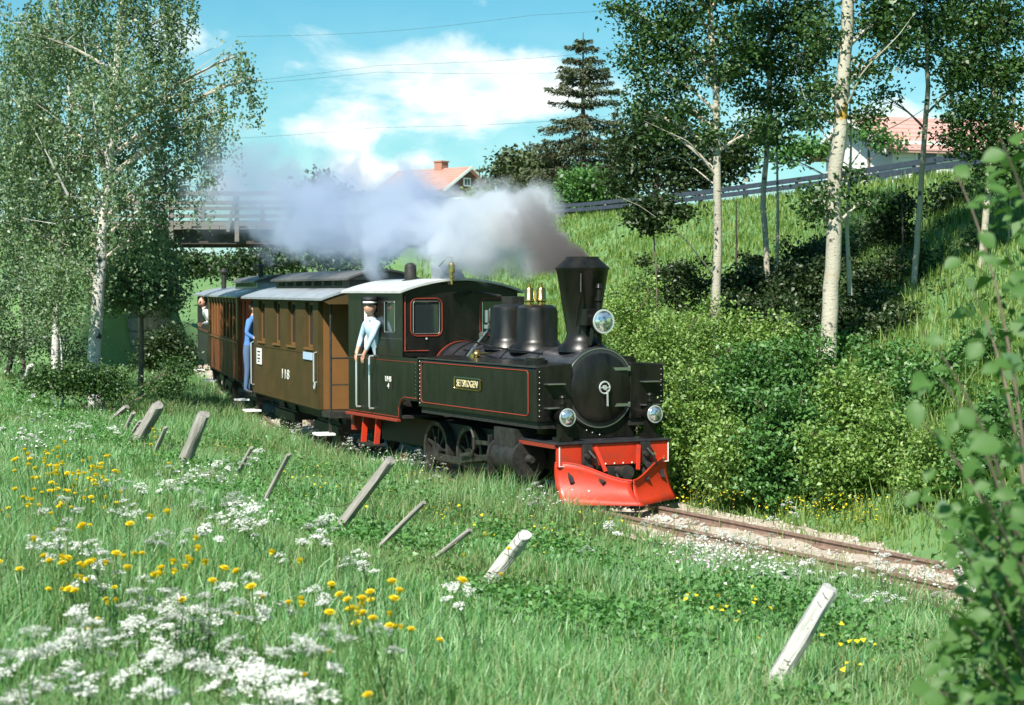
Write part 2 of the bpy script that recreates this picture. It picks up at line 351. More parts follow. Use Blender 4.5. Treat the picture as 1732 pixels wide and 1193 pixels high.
PT = np.gradient(PATH, axis=0); PT /= np.linalg.norm(PT, axis=1)[:, None]      # runs from the front backwards
PN = np.c_[PT[:, 1], -PT[:, 0]]                                                  # towards the hill (right, away)
PS = PATH[::4]; PSN = PN[::4]
ROAD = resample([(-70, 61), (-40, 61), (-13, 61), (-3, 61), (1.0, 60), (4.4, 55.5), (7.4, 48.5), (10.0, 40), (11.4, 34), (15.5, 18), (20, 0), (26, -20)], 1.0)
ROAD_Z = 4.75
def sdist(x, y):
    x = np.asarray(x, float); y = np.asarray(y, float); sh = x.shape; x = x.ravel(); y = y.ravel(); out = np.empty(len(x))
    for a in range(0, len(x), 20000):
        dx = x[a:a+20000, None]-PS[None, :, 0]; dy = y[a:a+20000, None]-PS[None, :, 1]
        d2 = dx*dx+dy*dy; i = d2.argmin(1); r = np.arange(len(i))
        sg = np.sign(dx[r, i]*PSN[i, 0]+dy[r, i]*PSN[i, 1]); out[a:a+20000] = np.sqrt(d2[r, i])*sg
    return out.reshape(sh)
def rdist(x, y):
    x = np.asarray(x, float); y = np.asarray(y, float); sh = x.shape; x = x.ravel(); y = y.ravel(); out = np.empty(len(x))
    for a in range(0, len(x), 20000):
        d2 = (x[a:a+20000, None]-ROAD[None, :, 0])**2+(y[a:a+20000, None]-ROAD[None, :, 1])**2; out[a:a+20000] = np.sqrt(d2.min(1))
    return out.reshape(sh)
def sstep(t): t = np.clip(t, 0, 1); return t*t*(3-2*t)
DX = [-400, -60, -30, -10.8, -8, -4.8, -3, -2, -1.5, -1.0, 1.0, 1.5, 2.5, 3.5, 5, 9, 13, 20, 30, 60, 400]
DZ = [2.6, 2.0, 1.5, 1.0, .82, .42, .08, -.12, -.17, -.14, -.14, -.16, -.05, .20, .8, 1.75, 2.6, 4.2, 4.5, 4.6, 5.0]
def zf(x, y):
    x = np.asarray(x, float); y = np.asarray(y, float)
    d = sdist(x, y); z = np.interp(d, DX, DZ)
    r = rdist(x, y); gap = sstep((x+13.0)/.5)*sstep((-2.6-x)/.8)                  # the opening under the bridge
    emb = ROAD_Z-.06-np.maximum(0, r-3.2)/1.7
    z2 = np.maximum(z, emb); z2 = np.where(r < 3.2, ROAD_Z-.06, z2)
    z = z2*(1-gap)+z*gap
    far = sstep((y-72)/45)*3.0; z = z+far
    off = sstep((np.abs(d)-1.8)/2)
    z = z+off*(.05*np.sin(x*1.7+y*.6)*np.cos(y*1.3-x*.4)+.03*np.sin(x*4.1)*np.sin(y*3.3+1))*(r > 3.4)
    return z
def hit(px, py, y0=4.5, y1=160, lift=0):
    r = ray(px, py); Y = np.geomspace(y0, y1, 700); P = np.array([0, 0, ZC])[None]+r[None]*(Y/r[1])[:, None]
    b = P[:, 2]-lift < zf(P[:, 0], P[:, 1]); i = int(b.argmax()) if b.any() else len(Y)-1
    return P[i]-np.array([0, 0, lift])

def build_ground():
    xs = np.r_[-900, -600, -400, -250, np.arange(-160, -20, 5), np.arange(-20, 22, .33), np.arange(22, 160, 5), 250, 400, 600, 900]
    ys = np.r_[-300, -120, -60, -30, np.arange(-15, 3, 1.2), np.arange(3, 70, .38), np.arange(70, 250, 6), 300, 400, 600, 900, 1400]
    X, Y = np.meshgrid(xs, ys); Z = zf(X, Y); ny, nx = X.shape
    i = np.arange(ny*nx).reshape(ny, nx)
    F = np.stack([i[:-1, :-1], i[:-1, 1:], i[1:, 1:], i[1:, :-1]], -1).reshape(-1, 4)
    o = np_mesh('ground', np.stack([X, Y, Z], -1).reshape(-1, 3), 4, M['ground'], faces=F, smooth=True)
    tag(o, 'green meadow ground with the railway cutting and hillside', kind='structure')
build_ground()
def ribbon(name, P, Nn, w0, w1, z, m, nz=0, kind='structure', label=None):
    n = len(P); cols = 7; off = np.linspace(w0, w1, cols)
    V = P[:, None, :]+Nn[:, None, :]*off[None, :, None]; zz = np.full((n, cols), z) if np.isscalar(z) else z
    if nz: zz = zz+RNG.normal(0, nz, zz.shape)
    V = np.concatenate([V, zz[..., None]], -1).reshape(-1, 3); i = np.arange(n*cols).reshape(n, cols)
    F = np.stack([i[:-1, :-1], i[:-1, 1:], i[1:, 1:], i[1:, :-1]], -1).reshape(-1, 4)
    o = np_mesh(name, V, 4, m, faces=F, smooth=True); tag(o, label, kind=kind); return o
ribbon('track_bed', PATH, PN, -.95, 1.12, -.084, M['gravel'], .010, label='pale gravel bed under the narrow gauge rails')
RT = np.gradient(ROAD, axis=0); RT /= np.linalg.norm(RT, axis=1)[:, None]; RN = np.c_[RT[:, 1], -RT[:, 0]]
ribbon('road', ROAD, RN, -2.7, 2.7, ROAD_Z, M['asphalt'], label='asphalt road on top of the embankment')

# rails and sleepers
def build_track():
    root = empty('railway_track'); tag(root, 'narrow gauge railway track curving under the bridge', kind='structure')
    for s in (-1, 1):
        b = MB(); P = PATH[::2]; Nn = PN[::2]
        prof = [(-.045, -.10), (-.045, -.088), (-.008, -.075), (-.008, -.03), (-.026, -.022), (-.026, 0), (.026, 0), (.026, -.022), (.008, -.03), (.008, -.075), (.045, -.088), (.045, -.10)]
        n = len(prof); v = []; f = []
        for p, q in zip(P, Nn):
            for (u, z) in prof: v.append((*(p+q*(s*.40+u)), z))
        for i in range(len(P)-1):
            for k2 in range(n): f.append((i*n+k2, i*n+(k2+1) % n, (i+1)*n+(k2+1) % n, (i+1)*n+k2))
        b.add(v, f); b.build('rail', M['rust'], root)
    base = MB().box(-.09, .09, -.72, .72, -.17, -.088); proto = None
    L = np.r_[0, np.cumsum(np.linalg.norm(np.diff(PATH, axis=0), axis=1))]
    for q in np.arange(10, L[-1]-2, .62):
        i = min(int(np.searchsorted(L, q)), len(PATH)-1)
        a = math.atan2(PT[i, 1], PT[i, 0])+random.uniform(-.03, .03)
        p = PATH[i]+PN[i]*random.uniform(-.04, .04)
        if proto is None: proto = base.build('sleeper', M['sleeper'], root, bevel=.008); o = proto
        else: o = dup(proto, root)
        o.location = (p[0], p[1], random.uniform(-.012, .008)); o.rotation_euler = (0, 0, a)
build_track()
def build_stones():
    n = 7000; t = RNG.integers(20, len(PATH)-60, n); u = RNG.uniform(-1.0, 1.2, n)
    p = PATH[t]+PN[t]*u[:, None]+RNG.uniform(-.12, .12, (n, 2)); s = RNG.uniform(.014, .034, n)*(1+.6*(RNG.random(n) < .08))
    oct_ = np.array([(1,0,0),(0,1,0),(-1,0,0),(0,-1,0),(0,0,.75),(0,0,-.75)], float)
    V = oct_[None]*s[:, None, None]*RNG.uniform(.6, 1.3, (n, 6, 1)); V += np.concatenate([p, np.full((n, 1), -.080)], 1)[:, None]
    f = np.array([(0,1,4),(1,2,4),(2,3,4),(3,0,4),(1,0,5),(2,1,5),(3,2,5),(0,3,5)])
    F = (f[None]+(np.arange(n)*6)[:, None, None]).reshape(-1, 3)
    tag(np_mesh('gravel', V.reshape(-1, 3), 3, M['stone_gravel'], faces=F), 'loose pale ballast stones between the rails', kind='stuff')
build_stones()

# ------------------------------------------------------------------ the locomotive (x forward, y to its left, z up from the rail)
def rrect(x0, x1, z0, z1, r, n=5):
    P = []
    for cx, cz, a0 in ((x1-r, z1-r, 0), (x0+r, z1-r, PI/2), (x0+r, z0+r, PI), (x1-r, z0+r, 1.5*PI)):
        for i in range(n+1):
            a = a0+PI/2*i/n; P.append((cx+r*math.cos(a), cz+r*math.sin(a)))
    return P
def build_loco():
    R = empty('steam_locomotive', (LO[0], LO[1], 0), -TH)
    tag(R, 'black narrow gauge steam tank engine with funnel chimney and red snow plough', 'steam locomotive')
    B = M['black']; HW = .88
    # underframe and motion
    MB().box(-5.8, -.12, -.40, .40, .36, .74).build('frame', M['black_dull'], R)
    for x in (-1.75, -2.75, -3.75):
        for s in (-1, 1):
            w = MB().lathe([(.03, -.03), (.10, -.05), (.10, .05), (.03, .06)], (x, s*.47, .38), 'y', 16)
            for a in range(9):
                t = 2*PI*a/9; w.bar((x+.08*math.cos(t), s*.47, .38+.08*math.sin(t)), (x+.33*math.cos(t), s*.47, .38+.33*math.sin(t)), .03, .045, (0, 1, 0))
            w.prism([(x+.26*math.cos(t), .38+.26*math.sin(t)) for t in np.linspace(3.6, 5.8, 8)]+[(x+.33*math.cos(t), .38+.33*math.sin(t)) for t in np.linspace(5.8, 3.6, 8)], s*.44, s*.50)
            wo = w.build('wheel', M['black_dull'], R)
            MB().lathe([(.32, -.05), (.375, -.05), (.38, .05), (.32, .05), (.32, -.05)], (x, s*.47, .38), 'y', 28, cap=False).build('tyre', M['motion'], wo, smooth=True)
    for s in (-1, 1):
        MB().bar((-3.78, s*.60, .30), (-1.72, s*.60, .30), .035, .09, (0, 0, 1)).build('coupling_rod', M['motion'], R, bevel=.006)
        MB().bar((-2.75, s*.66, .32), (-1.35, s*.68, .50), .035, .075, (0, 0, 1)).build('connecting_rod', M['motion'], R, bevel=.006)
        c = MB().cyl((-1.42, s*.70, .50), .20, .62, 'x', 22); c.lathe([(.23, 0), (.23, .05)], (-1.45, s*.70, .50), 'x', 22); c.lathe([(.23, 0), (.23, .05)], (-.82, s*.70, .50), 'x', 22); c.lathe([(.06, 0), (.04, .08)], (-.77, s*.70, .50), 'x', 12)
        c.box(-1.40, -.85, s*.70-.15, s*.70+.15, .62, .86)
        c.build('cylinder_block', M['black_dull'], R, smooth=True)
        MB().tube([(-2.28, s*.72, .78), (-2.20, s*.72, .66), (-2.20, s*.72, .52), (-2.28, s*.72, .40)], .022, 6).bar((-2.24, s*.70, .60), (-1.5, s*.70, .62), .03, .05).bar((-2.6, s*.71, .40), (-2.25, s*.71, .46), .03, .04).build('valve_gear', M['motion'], R)
        MB().bar((-1.60, s*.80, .74), (-1.60, s*.80, .28), .05, .03).build('sand_pipe', M['black_dull'], R)
    # boiler, smokebox
    zc = 1.36
    bl = MB().lathe([(.455, -3.98), (.455, -1.25)], (0, 0, zc), 'x', 48)
    bo = bl.build('boiler', M['boiler'], R, smooth=True)
    for x in (-3.9, -3.55, -3.2, -2.2, -1.3):
        MB().lathe([(.457, -.018), (.463, -.018), (.463, .018), (.457, .018)], (x, 0, zc), 'x', 48, cap=False).build('boiler_band', M['black'], bo, smooth=True)
    MB().lathe([(.462, -3.99), (.470, -3.99), (.470, -3.965), (.462, -3.965)], (0, 0, zc), 'x', 48, cap=False).build('red_band', M['red_line'], bo, smooth=True)
    sm = MB().lathe([(.47, -1.25), (.47, -.36), (.49, -.36), (.49, -.31), (.465, -.30), (.44, -.295)], (0, 0, zc), 'x', 56).build('smokebox', M['boiler'], R, smooth=True)
    MB().lathe([(.462, -.300), (.474, -.300), (.474, -.292), (.462, -.292)], (0, 0, zc), 'x', 56, cap=False).build('bright_rim', M['rail_steel'], sm, smooth=True)
    rv = MB()
    for i in range(40):
        a = 2*PI*i/40; rv.ico((-.42, .472*math.cos(a), zc+.472*math.sin(a)), .010, n=6, m=4)
    rv.build('rivets', M['boiler'], sm, kind='stuff')
    dr = MB().lathe([(.415, -.295), (.415, -.275), (.39, -.262), (.28, -.235), (.15, -.222), (.001, -.218)], (0, 0, zc), 'x', 56).build('smokebox_door', B, R, smooth=True)
    hd = MB().tube([(-.19, .07*math.cos(a), zc+.07*math.sin(a)+.01) for a in np.linspace(0, 2*PI, 17)[:-1]], .011, 6, closed=True)
    hd.cyl((-.235, 0, zc+.01), .03, .06, 'x', 12); hd.bar((-.185, -.07, zc+.01), (-.185, .07, zc+.01), .012, .012); hd.bar((-.18, .03, zc-.02), (-.18, .035, zc-.21), .016, .016)
    hd.build('door_wheel', M['steelw'], dr, smooth=True)
    for z in (zc+.225, zc-.205): MB().bar((-.245, -.02, z), (-.235, .38, z), .012, .035).cyl((-.27, .39, z-.03), .018, .06, 'z', 10).build('hinge_strap', M['rail_steel'], dr)
    MB().box(-1.22, -.36, -.36, .36, .76, 1.0).box(-.36, -.345, -.50, .50, .765, 1.02).build('smokebox_saddle', B, R)
    r2 = MB()
    for y, z in ((-.10, .92), (0, .94), (.10, .945), (.20, .945), (-.16, .86), (-.08, .83), (.02, .80)): r2.ico((-.340, y, z), .012, n=6, m=4)
    r2.build('saddle_rivets', M['rail_steel'], R, kind='stuff')
    # chimney
    x = -.72
    ch = MB().lathe([(.30, 1.78), (.29, 1.84), (.225, 1.90), (.20, 1.95), (.188, 2.00), (.315, 2.76), (.325, 2.77), (.325, 2.79)], (x, 0, 0), 'z', 36).build('chimney', B, R, smooth=True)
    MB().lathe([(.327, 2.775), (.333, 2.79), (.20, 2.905), (.20, 2.925), (.165, 2.925), (.165, 2.86)], (x, 0, 0), 'z', 36, cap=False).build('chimney_cap', B, ch, smooth=True)
    MB().tube([(x+.26, -.17, 2.72), (x+.31, -.2, 2.5), (x+.2, -.20, 2.1)], .012, 6).build('chimney_pipe', B, ch)
    # domes
    d1 = MB().lathe([(.36, 1.74), (.345, 1.80), (.30, 1.85), (.268, 1.90), (.265, 2.24), (.25, 2.30), (.20, 2.335), (.001, 2.345)], (-1.86, 0, 0), 'z', 36).build('steam_dome', B, R, smooth=True)
    for y in (-.085, .085):
        v = MB().lathe([(.055, 2.33), (.055, 2.37), (.07, 2.385), (.07, 2.41), (.062, 2.42), (.062, 2.53), (.05, 2.55), (.02, 2.56), (.02, 2.60), (.001, 2.615)], (-1.9, y, 0), 'z', 14).build('safety_valve', M['brass'], d1, smooth=True)
    d2 = MB().lathe([(.33, 1.75), (.31, 1.81), (.27, 1.86), (.245, 1.91), (.243, 2.24), (.23, 2.30), (.18, 2.33), (.001, 2.34)], (-2.62, 0, 0), 'z', 36).build('sand_dome', B, R, smooth=True)
    MB().tube([(-2.83, -.16, 2.28), (-2.86, -.18, 2.0), (-2.95, -.36, 1.75), (-3.0, -.42, 1.64)], .018, 8).build('sand_delivery_pipe', M['rail_steel'], d2, smooth=True)
    MB().cyl((-2.86, -.19, 2.10), .035, .16, 'z', 10).cyl((-2.86, -.19, 2.02), .05, .05, 'z', 10).cyl((-2.92, -.26, 1.93), .045, .09, 'y', 10).build('lubricator', M['rail_steel'], R, smooth=True)
    MB().ico((-2.62, -.47, 1.69), .06, n=10, m=6).cyl((-2.62, -.52, 1.64), .045, .06, 'z', 12).tube([(-2.62, -.47, 1.7), (-2.3, -.42, 1.72)], .014, 6).build('clack_valve', M['brass'], R, smooth=True)
    MB().tube([(-3.3, -.40, 1.90), (-2.2, -.46, 1.80), (-1.0, -.40, 1.75)], .014, 6).build('boiler_handrail', M['black'], R)
    # side tanks
    for s in (-1, 1):
        x0, x1 = -3.52, -.27
        pr = [(s*.40, .98), (s*HW, .98), (s*HW, 1.60), (s*(HW-.03), 1.63), (s*.40, 1.66)]
        t = MB().prism(pr, x0, x1, 'x').build('side_tank', B, R, bevel=.012)
        MB().tube([(a, s*(HW+.004), b) for a, b in rrect(-3.42, -.46, 1.045, 1.575, .05)], .0075, 5, closed=True).build('red_lining', M['red_line'], t)
        MB().bar((x0, s*HW, 1.625), (x1, s*HW, 1.625), .03, .018).build('tank_edge', M['boiler'], t)
        rv = MB()
        for i in range(11): rv.ico((-3.47, s*(HW+.002), 1.03+.055*i), .008, n=6, m=4)
        for i in range(9): rv.ico((x1+.002, s*(HW-.04), 1.05+.065*i), .008, n=6, m=4)
        rv.build('rivets', M['rail_steel'], t, kind='stuff')
        np_ = MB().box(-2.42, -1.68, s*(HW+.002)-.008, s*(HW+.002)+.008, 1.275, 1.425).build('name_plate', M['black'], t)
        MB().tube([(a, s*(HW+.012), b) for a, b in rrect(-2.415, -1.685, 1.28, 1.42, .012, 2)], .008, 4, closed=True).build('brass_border', M['brass'], np_)
        text('SETSKOGEN', .125, M['plate_letter'], np_, (-2.05, s*(HW+.014), 1.345), (PI/2, 0, 0 if s < 0 else PI), extrude=.004, sx=.86)
        MB().cyl((-.75, s*.62, 1.63), .14, .06, 'z', 20).box(-.92, -.62, s*.62-.05, s*.62+.05, 1.69, 1.715).build('filler_lid', B, t, smooth=True)
        for z in (1.42, 1.14):
            MB().box(x1, x1+.10, s*.66-.12, s*.66+.12, z, z+.012).build('footstep', M['rail_steel'], t)
        MB().box(-3.5, -.3, s*.42, s*(HW-.04), .90, .98).build('tank_support', M['black_dull'], t)
    # cab
    cx0, cx1 = -5.90, -4.02
    cab = None
    for s in (-1, 1):
        lo = [(cx0, .78), (-4.12, .78), (-4.12, .93), (-4.06, 1.01), (-3.96, 1.045), (-3.535, 1.045), (-3.535, 1.615), (cx0, 1.615)]
        y0, y1 = s*(HW-.03), s*HW
        p = MB().prism(lo, y0, y1, 'y').build('cab_side', B, cab or R)
        up = MB().box(cx0, -5.42, min(y0, y1), max(y0, y1), 1.618, 2.47).box(-5.42, -4.93, min(y0, y1), max(y0, y1), 2.42, 2.47)
        up.box(-4.93, -4.60, min(y0, y1), max(y0, y1), 1.618, 2.47).box(-4.60, -4.27, min(y0, y1), max(y0, y1), 1.618, 1.95).box(-4.60, -4.27, min(y0, y1), max(y0, y1), 2.36, 2.47).box(-4.27, cx1, min(y0, y1), max(y0, y1), 1.618, 2.47)
        u = up.build('cab_upper_side', B, R)
        f = MB().tube([(a, s*(HW+.004), b) for a, b in rrect(-4.605, -4.265, 1.945, 2.365, .01, 1)], .007, 4, closed=True).build('side_window_frame', M['rail_steel'], R)
        MB().box(-4.60, -4.27, s*(HW-.018)-.003, s*(HW-.018)+.003, 1.95, 2.36).build('pane', M['glass'], f)
        MB().box(-5.93, -4.10, s*HW-.03, s*HW+.03, 2.475, 2.50).build('rain_strip', M['black_dull'], R)
        MB().box(-5.92, -4.13, s*(HW+.01)-.035, s*(HW+.01)+.035, .735, .775).build('sill_plank', M['red_line'], R, bevel=.006)
        for hx in (-5.46, -5.00):
            h = MB().tube([(hx, s*(HW+.003), 1.60), (hx, s*(HW+.06), 1.595), (hx, s*(HW+.065), 1.57), (hx, s*(HW+.065), .90), (hx, s*(HW+.06), .87), (hx, s*(HW+.003), .865)], .014, 8)
            h.build('hand_rail', M['steelw'], R, smooth=True)
            MB().bar((hx-.01, s*(HW-.08), .74), (hx+.05, s*(HW-.02), .36), .075, .03, (1, 0, 0)).build('step_bracket', M['red'], R)
        MB().box(-5.52, -4.88, s*(HW-.05)-.09, s*(HW-.05)+.09, .345, .37).build('cab_step', M['black_dull'], R)
        MB().tube([(a, s*(HW+.003), b) for a, b in ((-5.85, 1.56), (-3.56, 1.56))], .004, 4).build('fine_lining', M['red_line'], R)
        MB().tube([(a, s*(HW+.003), b) for a, b in ((-5.87, .80), (-4.15, .80), (-4.15, .93), (-4.08, 1.04), (-3.96, 1.08), (-3.56, 1.08))], .006, 4).build('cab_lining', M['red_line'], R)
        rv = MB()
        for i in range(12): rv.ico((-4.95+.08*i, s*(HW+.001), 1.86), .007, n=6, m=3)
        for i in range(9): rv.ico((-3.60, s*(HW+.001), 1.10+.055*i), .007, n=6, m=3)
        rv.build('cab_rivets', M['rail_steel'], R, kind='stuff')
        if s < 0:
            nb = MB().box(-4.62, -4.34, -HW-.006, -HW+.002, 1.16, 1.35).build('number_board', M['black'], R)
            text('UHB', .105, M['white_line'], nb, (-4.48, -HW-.009, 1.30), (PI/2, 0, 0), extrude=.002); text('4', .105, M['white_line'], nb, (-4.48, -HW-.009, 1.205), (PI/2, 0, 0), extrude=.002, sx=1.3)
    # white door curtain edge beside the driver
    MB().prism([(-5.42, 1.70), (-5.34, 1.70), (-5.30, 1.95), (-5.33, 2.35), (-5.38, 2.41), (-5.42, 2.41)], -HW+.04, -HW+.06, 'y').build('door_leaf', M['white_paint'], R)
    def arch(y, z0, rise, hw): return z0+rise*(1-(y/hw)**2)
    ys = np.linspace(-HW, HW, 17)
    # front wall with two window openings (built from strips), floor and back
    fw_ = MB(); X0, X1 = cx1-.03, cx1
    def strip(y0, y1, z0, z1=None):
        n = 5; yy = np.linspace(y0, y1, n)
        top = [(y, arch(y, 2.47, .17, HW+.06) if z1 is None else z1) for y in yy]
        fw_.prism([(y0, z0), (y1, z0)]+top[::-1], X0, X1, 'x')
    for a, b in ((-HW+.001, -.72), (-.33, .33), (.72, HW-.001)): strip(a, b, 1.62)
    for a, b in ((-.72, -.33), (.33, .72)): strip(a, b, 1.62, 1.93); strip(a, b, 2.37)
    fwo = fw_.build('cab_front', B, R)
    for s in (-1, 1):
        y0, y1 = sorted((s*.33, s*.72))
        f = MB().tube([(X1+.005, a, b) for a, b in rrect(y0-.04, y1+.04, 1.90, 2.41, .09)], .008, 5, closed=True).build('red_lining', M['red_line'], fwo)
        f2 = MB().tube([(X1+.004, a, b) for a, b in rrect(y0, y1, 1.93, 2.37, .015, 1)], .007, 4, closed=True).build('front_window_frame', M['rail_steel'], R)
        MB().box(X0+.01, X0+.016, y0, y1, 1.93, 2.37).build('pane', M['glass'], f2)
        MB().ico((X1+.008, (y0+y1)/2, 1.86), .016, n=8, m=5).build('window_catch', M['steelw'], f2)
        MB().tube([(X1+.005, s*.845, 2.44), (X1+.005, s*.845, 1.70), (X1+.005, s*.50, 1.70)], .010, 5).build('cab_front_lining', M['red_line'], fwo)
    MB().box(cx0, cx1-.04, -HW+.04, HW-.04, .78, .82).build('cab_floor', M['interior'], R)
    bk = MB().prism([(-HW+.04, .82), (HW-.04, .82)]+[(y, arch(y, 2.45, .15, HW)) for y in np.linspace(HW-.04, -HW+.04, 9)], cx0+.01, cx0+.04, 'x').build('cab_back', M['black_dull'], R)
    rf = MB(); yy = np.linspace(-HW-.07, HW+.07, 25); top = [(y, arch(y, 2.485, .175, HW+.07)+.025) for y in yy]; bot = [(y, z-.03) for y, z in top[::-1]]
    rfo = rf.prism(top+bot, -6.02, -3.94, 'x').build('cab_roof', M['roof_paint'], R, smooth=True)
    MB().lathe([(.12, 2.60), (.12, 2.66), (.085, 2.67), (.085, 2.84), (.075, 2.88), (.04, 2.905), (.001, 2.91)], (-5.02, -.30, 0), 'z', 18).build('roof_ventilator', M['black_dull'], rfo, smooth=True)
    MB().prism([(-4.72, 2.62), (-4.15, 2.62), (-4.15, 2.66), (-4.45, 2.86), (-4.72, 2.88)], -.12, .16, 'y').build('roof_hatch', M['roof_felt'], rfo)
    wh = MB().lathe([(.018, 2.60), (.018, 2.68), (.04, 2.69), (.04, 2.72), (.02, 2.73), (.02, 2.75), (.045, 2.76), (.048, 2.86), (.03, 2.90), (.012, 2.91), (.012, 2.94)], (-3.86, -.22, 0), 'z', 14)
    who = wh.build('whistle', M['brass'], R, smooth=True)
    MB().tube([(-3.86, -.22, 2.94), (-3.82, -.22, 2.965), (-4.0, -.22, 2.97), (-4.25, -.22, 2.85)], .010, 6).bar((-3.80, -.22, 2.955), (-3.86, -.22, 2.955), .03, .012).build('whistle_lever', M['black_dull'], who)
    MB().bar((-3.90, -.22, 2.60), (-3.9, -.22, 2.64), .05, .05).build('whistle_base', M['black_dull'], R)
    MB().box(-3.05, -2.75, .12, .30, 2.32, 2.44).tube([(-3.94, .2, 2.50), (-3.2, .2, 2.44)], .02, 6).build('steam_turret', M['black_dull'], R)
    # front platform, buffer beam, lamps
    pl = MB().box(-1.0, .06, -.79, .79, .735, .757).build('front_platform', M['boiler'], R, bevel=.004)
    for s in (-1, 1): MB().box(-1.0, .0, s*.785-.012, s*.785+.012, .69, .733).build('platform_edge', M['red_line'], R)
    bb = MB().prism([(-.76, .47), (.76, .47), (.76, .73), (-.76, .73)], -.03, .035, 'x').build('buffer_beam', M['red'], R, bevel=.01)
    for s in (-1, 1):
        MB().tube([(.037, s*.745, .715), (.037, s*.745, .485), (.037, s*.55, .485), (.037, s*.50, .465)], .009, 4).build('white_lining', M['white_line'], bb)
        b2 = MB().box(.04, .11, s*.40-.055, s*.40+.055, .47, .732).bar((.09, s*.40, .50), (.16, s*.40+.03, .42), .05, .05).cyl((.11, s*.40-.03, .60), .03, .05, 'x', 10).tube([(.12, s*.40, .66), (.18, s*.40+.05, .58), (.15, s*.40+.10, .46), (.10, s*.40+.15, .46)], .018, 8)
        b2.build('plough_bracket', M['black_dull'], R, smooth=True)
        MB().bar((.09, s*.30, .70), (.20, s*.22, .42), .045, .02, (1, 0, 0)).build('plough_stay', M['red'], R)
    MB().box(.036, .10, -.12, .12, .36, .46).lathe([(.05, 0), (.05, .20), (.085, .20), (.085, .24)], (.10, 0, .41), 'x', 14).bar((.30, -.07, .41), (.30, .07, .41), .05, .09).tube([(.16, -.05, .38), (.24, -.03, .28), (.27, .02, .22), (.24, .05, .30), (.18, .05, .38)], .016, 6).build('coupling', M['black_dull'], R, smooth=True)
    rvt = MB()
    for y in np.linspace(-.24, .24, 5): rvt.ico((.036, y, .49), .011, n=6, m=3)
    rvt.build('beam_rivets', M['white_line'], bb, kind='stuff')
    def lamp(x, y, z, r, post, vent):
        lb = MB().lathe([(.001, -.22), (r*.55, -.21), (r*.80, -.12), (r*.95, -.05), (r, 0), (r*1.08, .005), (r*1.08, .03), (r*.98, .04)], (x, y, z), 'x', 24, cap=False)
        if post: lb.box(x-.13, x-.03, y-.055, y+.055, post, z-r*.8).box(x-.17, x+.01, y-.09, y+.09, post, post+.05)
        lo = lb.build('headlight', M['black'], R, smooth=True)
        MB().lathe([(r*1.06, .028), (r*1.10, .034), (r*1.06, .045), (r*.93, .045), (r*.93, .03)], (x, y, z), 'x', 28, cap=False).build('lamp_rim', M['steelw'], lo, smooth=True)
        MB().lathe([(r*.94, .034), (r*.8, .052), (r*.5, .068), (.001, .075)], (x, y, z), 'x', 24, cap=False).build('lens', M['lens'], lo, smooth=True)
        MB().lathe([(.035, 0), (.035, vent*.35), (.05, vent*.4), (.05, vent*.5), (.028, vent*.55), (.028, vent*.8), (.045, vent*.86), (.03, vent), (.001, vent*1.02)], (x-.08, y, z+r*.8), 'z', 12).build('lamp_vent', M['black'], lo, smooth=True)
    lamp(-.30, .03, 2.15, .135, 0, .34)
    MB().box(-.56, -.40, -.14, .16, 2.10, 2.30).bar((-.62, 0, 2.0), (-.36, .02, 2.03), .08, .03).bar((-.45, -.05, 1.86), (-.42, -.02, 2.1), .05, .05).bar((-.45, .09, 1.86), (-.42, .06, 2.1), .05, .05).build('lamp_bracket', M['black'], R, bevel=.006)
    for s in (-1, 1): lamp(-.06, s*.60, 1.045, .098, .758, .17)
    # snow plough: two hollow blades meeting at a low prow
    for s in (-1, 1):
        prof = [(-.02, 1.0), (-.03, .86), (-.025, .66), (-.005, .48), (.03, .30), (.08, .14), (.14, 0.0)]
        n = 14; V = []; F = []; m = len(prof)
        for i in range(n+1):
            t = i/n; yb = s*(.005+.77*t); xb = .50-.46*t; h = .27+.20*sstep(t*1.15); zb = .055
            for (o, zz) in prof: V.append((xb+o*1.25-.03, yb-s*o*.25*(1-t), zb+h*zz))
        for i in range(n):
            for j in range(m-1): F.append((i*m+j, (i+1)*m+j, (i+1)*m+j+1, i*m+j+1))
        o = raw_mesh('plough_blade', V, F, M['red'], R, True)
        sol = o.modifiers.new('thick', 'SOLIDIFY'); sol.thickness = .014; sol.offset = 0
        MB().tube([V[i*m] for i in range(n+1)], .012, 6).build('blade_edge', M['red'], o)
        MB().bar((.06, s*.35, .44), (.30, s*.30, .30), .05, .03).build('blade_arm', M['black_dull'], R)
        MB().bar((.02, s*.62, .46), (.12, s*.62, .30), .05, .03).build('blade_arm', M['black_dull'], R)
    # rear bunker hook and a cable pipe
    MB().tube([(-5.98, -.55, .95), (-5.98, -.55, 2.40)], .016, 6).build('vacuum_pipe', M['rail_steel'], R)
    MB().box(-6.0, -5.9, -.8, .8, .50, .76).build('rear_beam', M['red_line'], R)
    return R
LOCO = build_loco()

